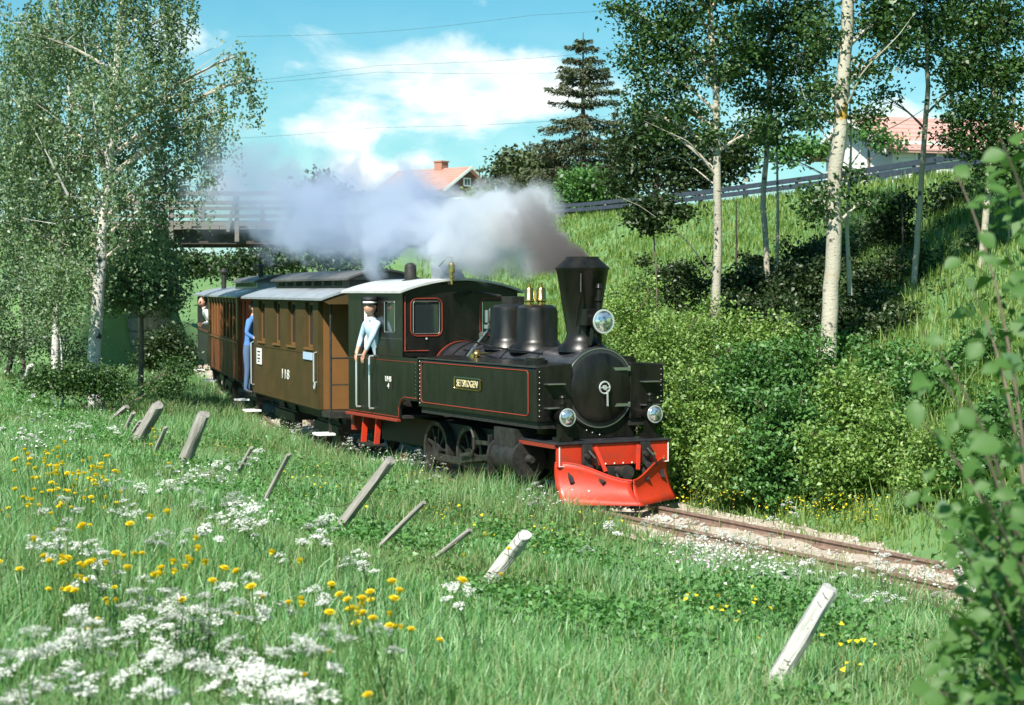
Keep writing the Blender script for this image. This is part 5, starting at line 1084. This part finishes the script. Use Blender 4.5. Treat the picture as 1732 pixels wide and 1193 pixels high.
for (px, py, rx, ry, D, m), lab in zip(BUSH, BL):
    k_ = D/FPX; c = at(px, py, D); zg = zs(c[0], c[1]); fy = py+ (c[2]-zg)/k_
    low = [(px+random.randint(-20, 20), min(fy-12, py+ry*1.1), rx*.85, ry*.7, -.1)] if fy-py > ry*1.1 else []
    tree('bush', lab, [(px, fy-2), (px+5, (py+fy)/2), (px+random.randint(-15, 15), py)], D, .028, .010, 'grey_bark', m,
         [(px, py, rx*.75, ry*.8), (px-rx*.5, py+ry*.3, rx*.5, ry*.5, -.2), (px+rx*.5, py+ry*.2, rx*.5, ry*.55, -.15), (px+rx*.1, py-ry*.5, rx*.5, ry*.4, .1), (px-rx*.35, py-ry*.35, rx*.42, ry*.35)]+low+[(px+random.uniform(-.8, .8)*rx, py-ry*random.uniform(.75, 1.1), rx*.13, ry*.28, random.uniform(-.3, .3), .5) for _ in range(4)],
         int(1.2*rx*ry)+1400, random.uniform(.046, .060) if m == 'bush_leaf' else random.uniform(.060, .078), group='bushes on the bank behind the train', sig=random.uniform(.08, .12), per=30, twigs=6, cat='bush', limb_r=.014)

# smoke trailing back from the chimney along the train
def build_smoke():
    V = []; F = []; n = 18; us = np.linspace(-.05, 17, 40)
    def hh(u): return 2.84+.46*(1-math.exp(-max(u, 0)/.85))+.0060*u*u
    def rr(u): return .17+.40*(1-math.exp(-max(u, 0)/1.2))+.034*max(u, 0)
    for u in us:
        R_ = rr(u)*1.75+.08
        for k2 in range(n):
            a_ = 2*PI*k2/n; V.append((-u, R_*math.cos(a_), hh(u)+R_*math.sin(a_)))
    for i in range(len(us)-1):
        for k2 in range(n): F.append((i*n+k2, i*n+(k2+1) % n, (i+1)*n+(k2+1) % n, (i+1)*n+k2))
    F += [tuple(reversed(range(n))), tuple(range((len(us)-1)*n, len(us)*n))]
    m = bpy.data.materials.new('smoke'); m.use_nodes = True; nt = m.node_tree; L = nt.links; nt.nodes.remove(nt.nodes['Principled BSDF']); out = nt.nodes['Material Output']
    def mth(op, a, b=None, clamp=False):
        q = nt.nodes.new('ShaderNodeMath'); q.operation = op; q.use_clamp = clamp
        for i, v in enumerate((a, b)):
            if v is None: continue
            if isinstance(v, (int, float)): q.inputs[i].default_value = v
            else: L.new(v, q.inputs[i])
        return q.outputs[0]
    tc = nt.nodes.new('ShaderNodeTexCoord'); sp = nt.nodes.new('ShaderNodeSeparateXYZ'); L.new(tc.outputs['Object'], sp.inputs[0]); X, Y, Z = sp.outputs
    u = mth('MAXIMUM', mth('MULTIPLY', X, -1), 0)
    h = mth('ADD', mth('ADD', 2.84, mth('MULTIPLY', .46, mth('SUBTRACT', 1, mth('EXPONENT', mth('DIVIDE', u, -.85))))), mth('MULTIPLY', .0060, mth('MULTIPLY', u, u)))
    r_ = mth('ADD', mth('ADD', .17, mth('MULTIPLY', .40, mth('SUBTRACT', 1, mth('EXPONENT', mth('DIVIDE', u, -1.2))))), mth('MULTIPLY', .034, u))
    pf = mth('MULTIPLY', mth('COSINE', mth('MULTIPLY', mth('SUBTRACT', u, 2.0), 2.05)), mth('MULTIPLY', .26, mth('SUBTRACT', 1, mth('EXPONENT', mth('MULTIPLY', u, -1.2)))))
    h = mth('ADD', h, mth('MULTIPLY', pf, .42)); r_ = mth('MULTIPLY', r_, mth('ADD', 1.0, pf))
    dz = mth('SUBTRACT', Z, h); q = mth('DIVIDE', mth('SQRT', mth('ADD', mth('MULTIPLY', Y, Y), mth('MULTIPLY', dz, dz))), r_)
    mp = nt.nodes.new('ShaderNodeMapping'); mp.inputs['Scale'].default_value = (.75, 1, 1); L.new(tc.outputs['Object'], mp.inputs[0])
    nz = nt.nodes.new('ShaderNodeTexNoise'); nz.inputs['Scale'].default_value = 1.05; nz.inputs['Detail'].default_value = 5; nz.inputs['Roughness'].default_value = .5; nz.inputs['Distortion'].default_value = .9; L.new(mp.outputs[0], nz.inputs['Vector'])
    n3 = nt.nodes.new('ShaderNodeTexNoise'); n3.inputs['Scale'].default_value = 3.4; n3.inputs['Detail'].default_value = 4; n3.inputs['Roughness'].default_value = .6; L.new(mp.outputs[0], n3.inputs['Vector'])
    q2 = mth('ADD', mth('ADD', q, mth('MULTIPLY', mth('SUBTRACT', nz.outputs[0], .5), 3.0)), mth('MULTIPLY', mth('SUBTRACT', n3.outputs[0], .5), .95))
    mr = nt.nodes.new('ShaderNodeMapRange'); mr.interpolation_type = 'SMOOTHSTEP'; mr.inputs[1].default_value = .90; mr.inputs[2].default_value = .52; mr.inputs[3].default_value = 0; mr.inputs[4].default_value = 1; L.new(q2, mr.inputs[0])
    amp = mth('ADD', mth('MULTIPLY', 9.0, mth('EXPONENT', mth('DIVIDE', u, -2.6))), mth('MULTIPLY', 2.0, mth('SUBTRACT', 1, mth('DIVIDE', u, 18), True)))
    edge = mth('SUBTRACT', 1, mth('MULTIPLY', mth('MAXIMUM', mth('SUBTRACT', q, .9), 0), 2.3), True)
    amp = mth('MULTIPLY', amp, mth('DIVIDE', mth('SUBTRACT', 15.0, u), 3.5, True))
    den = mth('MULTIPLY', mth('MULTIPLY', mr.outputs[0], amp), edge)
    pv = nt.nodes.new('ShaderNodeVolumePrincipled'); L.new(den, pv.inputs['Density']); pv.inputs['Anisotropy'].default_value = .15
    cr = nt.nodes.new('ShaderNodeValToRGB'); L.new(mth('DIVIDE', u, 10.0), cr.inputs[0]); e = cr.color_ramp.elements
    e[0].color = (.20, .165, .16, 1); e[0].position = .0; e[1].color = (.60, .68, .84, 1); e[1].position = 1
    x = e.new(.09); x.color = (.36, .325, .33, 1); x = e.new(.20); x.color = (.90, .92, .96, 1); x = e.new(.5); x.color = (.67, .74, .88, 1)
    L.new(cr.outputs[0], pv.inputs['Color']); L.new(pv.outputs[0], out.inputs['Volume'])
    sb = MB(); sb.add(V, F); o = sb.build('smoke', m); p = LO+LF*(-.72); o.location = (p[0], p[1], 0); o.rotation_euler = (0, 0, -TH)
    tag(o, 'grey and white smoke plume trailing from the chimney back over the coaches', kind='stuff')
build_smoke()

# ------------------------------------------------------------------ foreground shrub with large leaves
def build_near_shrub():
    b0 = np.array([1.62, 5.2, 0]); zg = zs(b0[0], b0[1]); o0 = np.array([b0[0], b0[1], zg]); R = empty('broadleaf_shrub', tuple(o0)); tag(R, 'out of focus broad-leaved shrub filling the right edge in the foreground', 'shrub')
    tips = [(1690, 230, 4.6), (1620, 300, 5.2), (1560, 560, 4.6), (1530, 690, 4.0), (1520, 830, 4.4), (1590, 640, 4.8), (1560, 1010, 4.4), (1550, 1160, 4.0), (1640, 480, 5.4), (1700, 420, 4.4), (1640, 900, 4.6), (1700, 700, 4.0), (1720, 1000, 4.2), (1650, 1130, 4.6), (1735, 560, 4.8), (1745, 330, 5.0), (1600, 760, 5.4), (1690, 860, 5.2)]
    lines = []
    for px, py, D in tips:
        t = at(px, py, D)-o0; root = np.array([random.uniform(-.08, .08), random.uniform(-.1, .1), -.1]); mid = np.array([root[0]*.6+t[0]*.4+.12, root[1]*.5+t[1]*.5, t[2]*.75]); c = curve3(root, mid, t, 14)
        MB().tube(c, np.linspace(.009, .002, 14), 6).build('branch', M['twig'], R, smooth=True); lines.append(c)
    # leaf: ovate blade folded along its midrib with a short stalk
    def leaf_mesh(seed):
        rnd = random.Random(seed); w = rnd.uniform(.33, .42); V = []; F = []; prof = [(0, .02), (.12, .20), (.3, .36), (.5, .42), (.7, .33), (.87, .16), (1.0, .01)]
        for i, (t, ww) in enumerate(prof):
            z = -.16*t*t+rnd.uniform(-.012, .012); ww *= w/.42
            V += [(-ww, t, z+ww*.32+rnd.uniform(-.015, .015)), (0, t, z), (ww, t, z+ww*.32+rnd.uniform(-.015, .015))]
        for i in range(len(prof)-1):
            a_ = i*3; F += [(a_, a_+1, a_+4, a_+3), (a_+1, a_+2, a_+5, a_+4)]
        k_ = len(V); V += [(-.012, 0, 0), (.012, 0, 0), (.012, -.22, .05), (-.012, -.22, .05)]; F.append((k_, k_+1, k_+2, k_+3)); return V, F
    protos = [raw_mesh('leaf', *leaf_mesh(i), M['near_leaf'], R, True) for i in range(5)]
    cnt = 0
    def place(p, s, face=None):
        nonlocal cnt
        q = protos[cnt] if cnt < 5 else dup(protos[cnt % 5], R); cnt += 1
        nrm = Vector(face) if face else Vector((random.gauss(-.15, .5), random.gauss(-.45, .45), random.uniform(.3, 1.1))); nrm.normalize(); a_ = random.uniform(0, 2*PI)
        t = Vector((math.cos(a_), math.sin(a_)*.5, random.uniform(-.8, .2))); t = (t-nrm*t.dot(nrm)).normalized(); x = t.cross(nrm)
        m3 = Matrix((x, t, nrm)).transposed(); q.rotation_euler = m3.to_euler(); q.scale = (s, s, s); q.location = p
    for px, py, D, s in ((1695, 752, 3.6, .085), (1546, 678, 3.5, .072), (1622, 692, 3.7, .062), (1596, 580, 4.0, .055), (1555, 832, 4.0, .058), (1612, 858, 4.0, .056), (1720, 410, 3.6, .075), (1660, 580, 3.8, .06), (1582, 740, 3.9, .055), (1640, 1000, 4.2, .05), (1560, 1180, 3.6, .06), (1640, 1160, 3.8, .055), (1600, 920, 4.2, .05), (1690, 620, 4.2, .06), (1710, 500, 4.0, .065), (1655, 395, 4.2, .065), (1640, 300, 4.6, .07), (1700, 260, 4.2, .07)):
        place(Vector(at(px, py, D)-o0), s*.82, (random.gauss(-.2, .2), -.8, random.uniform(.3, .7)))
    ys = [220, 300, 400, 470, 560, 650, 700, 780, 850, 900, 950, 1000, 1050, 1100, 1200]; xm = [1665, 1640, 1640, 1610, 1590, 1535, 1545, 1580, 1545, 1590, 1600, 1615, 1590, 1575, 1560]
    while cnt < 290:
        py = random.uniform(225, 1230) if random.random() < .6 else random.uniform(820, 1230); x0 = np.interp(py, ys, xm); px = x0+(1800-x0)*random.random()**.85; D = random.uniform(3.5, 6.4)
        place(Vector(at(px, py, D)-o0), random.uniform(.032, .058))
    P = []
    for i in range(2600):
        py = random.uniform(240, 1260) if random.random() < .22 else random.uniform(860, 1260); x0 = np.interp(py, ys, xm)+18; px = x0+(1840-x0)*random.random()**.7; P.append(at(px, py, random.uniform(4.6, 7.4))-o0)
    leaf_obj('inner_leaves', leaf_quads(np.array(P), .062, droop=.3), M['near_leaf'], R, 'stuff')
build_near_shrub()

# ------------------------------------------------------------------ grass, weeds and flowers
def grass_field(name, label, P, Hh, m, nb=5, wid=.0042, spread=.05, lean=.45, kind='stuff', extra_w=0.0):
    """P (n,3) tuft roots, Hh heights; each tuft carries nb bent tapering blades"""
    n = len(P); N = n*nb; root = np.repeat(P, nb, 0)+np.c_[RNG.normal(0, spread, (N, 2)), np.zeros(N)]; h = np.repeat(Hh, nb)*RNG.uniform(.55, 1.2, N)
    D = np.maximum(root[:, 1], 3); w = (wid+extra_w*D)*RNG.uniform(.7, 1.4, N)
    a_ = RNG.uniform(0, 2*PI, N); d = np.c_[np.cos(a_), np.sin(a_), np.zeros(N)]; fa = a_+PI/2+RNG.normal(0, .5, N); sd = np.c_[np.cos(fa), np.sin(fa), np.zeros(N)]
    ln = (RNG.random(N)**1.5*lean*2+.08)*h
    b = root+d*(ln*.28)[:, None]; b[:, 2] += h*.55; t = root+d*ln[:, None]; t[:, 2] += h*(1-.25*RNG.random(N)*(ln/h).clip(0, 1)); r0 = root.copy(); r0[:, 2] -= .03
    W_ = (sd*w[:, None])
    V = np.stack([r0-W_, r0+W_, b+W_*.75, b-W_*.75, t], 1).reshape(-1, 3); i = np.arange(N)*5
    F = np.concatenate([np.stack([i, i+1, i+2], 1), np.stack([i, i+2, i+3], 1), np.stack([i+3, i+2, i+4], 1)])
    o = np_mesh(name, V, 3, m, None, F); tag(o, label, kind=kind); return o
def sample_ground(n, Dlo, Dhi, pw, margin=1.6, xr=(-.30, .30)):
    D = (RNG.random(n)*(Dhi**pw-Dlo**pw)+Dlo**pw)**(1/pw); X = RNG.uniform(-1, 1, n)*(.295*D+margin); return np.c_[X, D]
def cut(xy, f):
    d = sdist(xy[:, 0], xy[:, 1]); r_ = rdist(xy[:, 0], xy[:, 1]); k_ = f(d)*(r_ > 2.9); xy = xy[k_]; return np.c_[xy, zf(xy[:, 0], xy[:, 1])], d[k_]
# meadow on the near side
xy = sample_ground(64000, 4.2, 48, .75)
P, d = cut(xy, lambda d: d < -.72)
patch = .5+.5*np.sin(P[:, 0]*1.1+np.sin(P[:, 1]*.7))*np.sin(P[:, 1]*.9+1)
ahead = sstep(((P[:, 0]-LO[0])*LF[0]+(P[:, 1]-LO[1])*LF[1]-1.2)/.9)
Hh = np.interp(-d, [.7, 1.1, 2.4, 3.4, 4.4, 5.6, 7, 9, 14], [.24, .46, .44, .24, .14, .13, .21, .29, .30])*(.62+.72*patch)
Hh = np.where(d > -3.6, Hh*(1-.45*ahead), Hh)
pn = np.sin(P[:, 0]*.9+1.7*np.sin(P[:, 1]*.45))*np.cos(P[:, 1]*.7-P[:, 0]*.3)+RNG.normal(0, .45, len(P)); pale = pn > .45
grass_field('meadow_grass', 'long fresh green meadow grass on the bank in front of the train', P[~pale], Hh[~pale], M['grass'], nb=7, wid=.0022, extra_w=.00022)
grass_field('pale_meadow_grass', 'paler yellowish grass in patches through the meadow', P[pale], Hh[pale]*1.1, M['pale_grass'], nb=7, wid=.0018, extra_w=.0002, lean=.6)
k_ = RNG.random(len(P)) < .10
grass_field('grass_seed_heads', 'pale grass stalks gone to seed among the meadow grass', P[k_], Hh[k_]*1.25, M['straw'], nb=2, wid=.0016, extra_w=.00012, lean=.25)
# far side: bank foot and hillside
xy = sample_ground(72000, 7, 66, 1.1, 1.0); xy = xy[xy[:, 0] > -13]
P, d = cut(xy, lambda d: d > .98)
grass_field('hill_grass', 'sunlit grass on the hillside and bank beyond the rails', P, np.interp(d, [1, 1.5, 2.0, 3, 6, 20], [.06, .22, .52, .50, .17, .12])*RNG.uniform(.7, 1.3, len(P)), M['hill_grass'], nb=5, wid=.003, extra_w=.00022, spread=.09)
# sparse tufts on the track bed edges
xy = sample_ground(16000, 8, 45, .9); P, d = cut(xy, lambda d: (np.abs(d) < 1.3) & ((np.abs(d) > .55) | (RNG.random(len(d)) < .25))); P[:, 2] = -.11
grass_field('track_grass', 'thin grass growing through the ballast', P[:4600], RNG.uniform(.06, .2, len(P[:4600])), M['hill_grass'], nb=4, wid=.003, extra_w=.0001)
# broad weeds along the old fence and the train side
xy = sample_ground(60000, 7, 34, .8); P, d = cut(xy, lambda d: (d > -6.0) & (d < -1.5))
ahead = sstep(((P[:, 0]-LO[0])*LF[0]+(P[:, 1]-LO[1])*LF[1]-1.2)/.9)
k_ = (np.sin(P[:, 0]*2.1+1)*np.sin(P[:, 1]*1.3+P[:, 0])+RNG.normal(0, .35, len(P)) > .35) & ((d < -3.0) | (ahead < .3)); P = P[k_][:4200]; dw = d[k_][:4200]; hw = np.interp(-dw, [1.5, 3, 4.2, 5, 6], [1, .9, .5, .3, .4])
Q = np.repeat(P, 12, 0)+RNG.normal(0, .10, (len(P)*12, 3))*np.array([1, 1, .0]); Q[:, 2] += RNG.random(len(Q))**.8*np.repeat(RNG.uniform(.18, .50, len(P))*hw, 12)
tag(leaf_obj('weeds', leaf_quads(Q, .043, droop=.15, up=.5), M['weed']), 'broad-leaved weeds and herbs tangled along the fallen fence', kind='stuff')
# umbel and yellow flower plants
def umbel_geo(seed, nu=9, per=9, h=.62, rad=.055):
    rnd = np.random.default_rng(seed); st = MB(); Vs = []
    top = np.array([rnd.normal(0, .05), rnd.normal(0, .05), h]); st.tube([(0, 0, -.03), tuple(top*.5+np.array([.02, 0, 0])), tuple(top)], [.0045, .0038, .003], 5, cap=False)
    heads = [(top, rad)]
    for k2 in range(2):
        a_ = rnd.uniform(0, 6.28); p = top*.62; e = p+np.array([math.cos(a_)*.11, math.sin(a_)*.11, h*rnd.uniform(.22, .36)]); st.tube([tuple(p), tuple(e)], [.003, .0022], 4, cap=False); heads.append((e, rad*.72))
    for c, r_ in heads:
        for i in range(nu):
            a_ = 2.4*i; q = r_*math.sqrt((i+.5)/nu); u = c+np.array([q*math.cos(a_), q*math.sin(a_), .034-q*q*9+rnd.normal(0, .006)]); st.tube([tuple(c-np.array([0, 0, .01])), tuple(u)], .0012, 3, cap=False)
            P = u+rnd.normal(0, .009, (per, 3))*np.array([1, 1, .55]); Vs.append(P)
    return st, np.concatenate(Vs)
PARS = []
for i in range(4):
    st, P = umbel_geo(i+3, h=[.55, .62, .70, .48][i]); o = st.build('cow_parsley', M['stem']); fl = leaf_obj('flower_head', leaf_quads(P, .0125, up=2.2, wid=1.0), M['white_petal'], o, 'stuff')
    PARS.append(o)
def yellow_geo(i):
    st = MB().tube([(0, 0, -.03), (.015, .01, .22), (.01+.02*i, .0, .40+.05*i)], [.0035, .003, .0025], 5, cap=False); c = np.array([.01+.02*i, 0, .405+.05*i]); Vs = []
    hd = MB()
    for ring, (m_, r_, dz) in enumerate(((12, .021, .004), (10, .014, .009), (6, .007, .011))):
        for k2 in range(m_):
            a_ = 2*PI*k2/m_+ring*.3; d = np.array([math.cos(a_), math.sin(a_), 0]); s = np.array([-d[1], d[0], 0])*.0045
            hd.add([c, c+d*r_*.7+s+np.array([0, 0, dz]), c+d*r_+np.array([0, 0, dz*1.1]), c+d*r_*.7-s+np.array([0, 0, dz])], [(0, 1, 2, 3)])
    hd.lathe([(.002, -.012), (.008, -.006), (.009, .001)], tuple(c), 'z', 7)
    return st, hd
YEL = []
for i in range(3):
    st, hd = yellow_geo(i); o = st.build('yellow_flower', M['stem']); hd.build('flower_head', M['yellow_petal'], o); YEL.append(o)
used = {}
def plant(protos, px, py, lift, sc, label, cat, group):
    p = hit(px, py, y0=3.2, lift=lift); 
    if rdist(p[0], p[1]) < 3: return
    pr = protos[random.randrange(len(protos))]; key = pr.name
    if key not in used: used[key] = 1; o = pr
    else: o = dup(pr)
    o.location = p; o.rotation_euler = (random.uniform(-.32, .32), random.uniform(-.32, .32), random.uniform(0, 6.28)); o.scale = (sc,)*3; tag(o, label, cat, group)
WL = ('white umbels of cow parsley flowering on the near bank', 'wildflower', 'cow parsley on the near bank')
WHITE = [(40, 905, 40, 14, 5), (100, 895, 40, 12, 4), (150, 940, 20, 8, 4), (205, 945, 30, 10, 5), (235, 1030, 50, 22, 9), (300, 1030, 60, 18, 10), (380, 1020, 50, 14, 8), (170, 1090, 40, 22, 8), (240, 1065, 30, 10, 3), (350, 1068, 50, 14, 7), (460, 1092, 45, 22, 12), (120, 1070, 30, 14, 3),
 (40, 1120, 50, 22, 6), (40, 1175, 60, 20, 8), (130, 1150, 40, 20, 3), (270, 1160, 40, 16, 5), (340, 1130, 30, 16, 5), (420, 1160, 60, 22, 9), (500, 1180, 50, 12, 5), (540, 1150, 20, 20, 2), (60, 740, 60, 14, 7), (140, 720, 50, 12, 5), (90, 690, 60, 12, 4), (30, 700, 30, 16, 3), (215, 812, 26, 16, 5), (235, 855, 40, 12, 4), (270, 860, 30, 10, 3),
 (320, 800, 40, 12, 6), (370, 795, 30, 10, 7), (345, 830, 40, 12, 4), (410, 850, 30, 16, 8), (440, 870, 30, 14, 5), (520, 888, 40, 14, 5), (500, 905, 30, 10, 3), (385, 905, 30, 10, 3), (430, 760, 20, 20, 2), (560, 715, 60, 18, 8), (490, 725, 40, 14, 6), (600, 745, 40, 16, 6), (700, 772, 40, 14, 6), (745, 790, 40, 10, 3), (900, 835, 40, 10, 4), (640, 935, 40, 16, 4), (560, 1015, 10, 8, 1), (790, 985, 30, 20, 2), (1010, 905, 30, 20, 3)]
for px, py, rx, ry, n in WHITE:
    for i in range(max(1, round(n*.75))): plant(PARS, px+random.gauss(0, rx*.36), py+random.gauss(0, ry*.36), .42, random.uniform(.55, .85), *WL)
WL2 = ('white umbels of cow parsley flowering beside the rails', 'wildflower', 'cow parsley beside the rails')
PAR2 = [dup(o) for o in PARS]
for px, py, rx, ry, n in [(1200, 925, 50, 20, 9), (1270, 950, 50, 20, 7), (1150, 900, 30, 12, 5), (1330, 965, 40, 12, 5), (1500, 725, 26, 10, 7), (1520, 760, 24, 10, 4), (1640, 965, 40, 20, 12), (1690, 985, 30, 14, 10), (1540, 960, 40, 10, 5), (1490, 1000, 40, 10, 6), (1110, 885, 40, 10, 6), (1240, 915, 60, 12, 8), (1400, 975, 60, 10, 6), (1480, 960, 30, 14, 3), (1195, 760, 20, 10, 2), (1610, 1010, 40, 14, 5), (1320, 860, 30, 14, 3)]:
    for i in range(max(1, round(n*.9))): plant(PAR2, px+random.gauss(0, rx*.4), py+random.gauss(0, ry*.4), .34, random.uniform(.5, .75), *WL2)
YLb = ('yellow flower head standing in the meadow grass', 'wildflower', 'yellow flowers in the meadow')
for px, py, rx, ry, n in [(95, 795, 40, 16, 30), (115, 825, 40, 18, 30), (170, 815, 40, 16, 12), (60, 840, 40, 16, 10), (75, 790, 20, 10, 8), (180, 800, 26, 12, 6), (40, 960, 30, 24, 6), (110, 960, 40, 24, 7), (150, 975, 30, 20, 6), (215, 950, 40, 16, 8), (180, 1000, 40, 14, 10), (235, 990, 30, 12, 4), (300, 1005, 40, 14, 5), (340, 1010, 20, 8, 3), (520, 995, 50, 10, 6), (460, 1000, 30, 14, 2), (655, 1045, 34, 18, 14), (625, 1025, 20, 6, 4), (700, 1045, 20, 10, 3), (455, 1060, 20, 14, 3), (530, 1085, 26, 20, 6), (560, 1095, 10, 4, 1), (655, 1188, 4, 3, 1), (190, 1180, 6, 6, 1), (70, 870, 50, 16, 5), (160, 850, 40, 16, 6), (20, 850, 20, 14, 3), (250, 760, 30, 16, 5), (370, 990, 30, 14, 3), (290, 940, 20, 16, 3), (820, 930, 60, 30, 4)]:
    for i in range(n): plant(YEL, px+random.gauss(0, rx*.5), py+random.gauss(0, ry*.5), .42, random.uniform(.75, 1.25), *YLb)
# uncountable small blossom: buttercups on the bank foot, far white and pink flecks
def flecks(name, label, spots, m, size, lift, per=1):
    P = []
    for px, py, rx, ry, n in spots:
        for i in range(n):
            p = hit(px+random.gauss(0, rx*.6), py+random.gauss(0, ry*.6), lift=lift); P += [p+np.array([random.gauss(0, .02), random.gauss(0, .02), lift+random.uniform(-.06, .05)]) for _ in range(per)]
    tag(leaf_obj(name, leaf_quads(np.array(P), size, up=1.6, wid=.95), m), label, kind='stuff')
flecks('buttercups', 'scattered yellow buttercups along the bank foot and trackside', [(1190, 830, 60, 16, 60), (1260, 820, 50, 24, 60), (1430, 850, 50, 20, 90), (1380, 840, 60, 24, 50), (1460, 870, 30, 14, 40), (1330, 850, 60, 16, 40), (270, 700, 40, 24, 60), (320, 690, 40, 20, 40), (640, 800, 100, 30, 60), (760, 850, 80, 30, 40), (1240, 1000, 120, 40, 30), (400, 740, 60, 30, 40), (1000, 880, 60, 12, 25), (1450, 1090, 60, 50, 16), (900, 900, 100, 30, 25), (560, 800, 80, 40, 40)], M['yellow_petal'], .028, .32)
flecks('white_flecks', 'small white blossom in the grass beside the train and rails', [(560, 720, 80, 14, 200), (470, 715, 50, 14, 120), (700, 775, 50, 10, 90), (620, 760, 40, 12, 80), (1220, 925, 70, 16, 260), (1300, 950, 50, 14, 160), (1500, 730, 30, 10, 120), (1660, 975, 50, 16, 260), (900, 838, 60, 8, 60), (60, 740, 70, 12, 120), (120, 705, 80, 14, 90), (1560, 975, 60, 10, 120), (350, 800, 60, 12, 80), (430, 860, 40, 12, 80)], M['white_petal'], .024, .42)
flecks('pink_flecks', 'small pale pink blossom beside the rails and the plough', [(915, 845, 22, 6, 50), (1190, 945, 50, 12, 110), (590, 735, 50, 10, 70), (200, 715, 30, 10, 30)], M['pink_petal'], .026, .36)
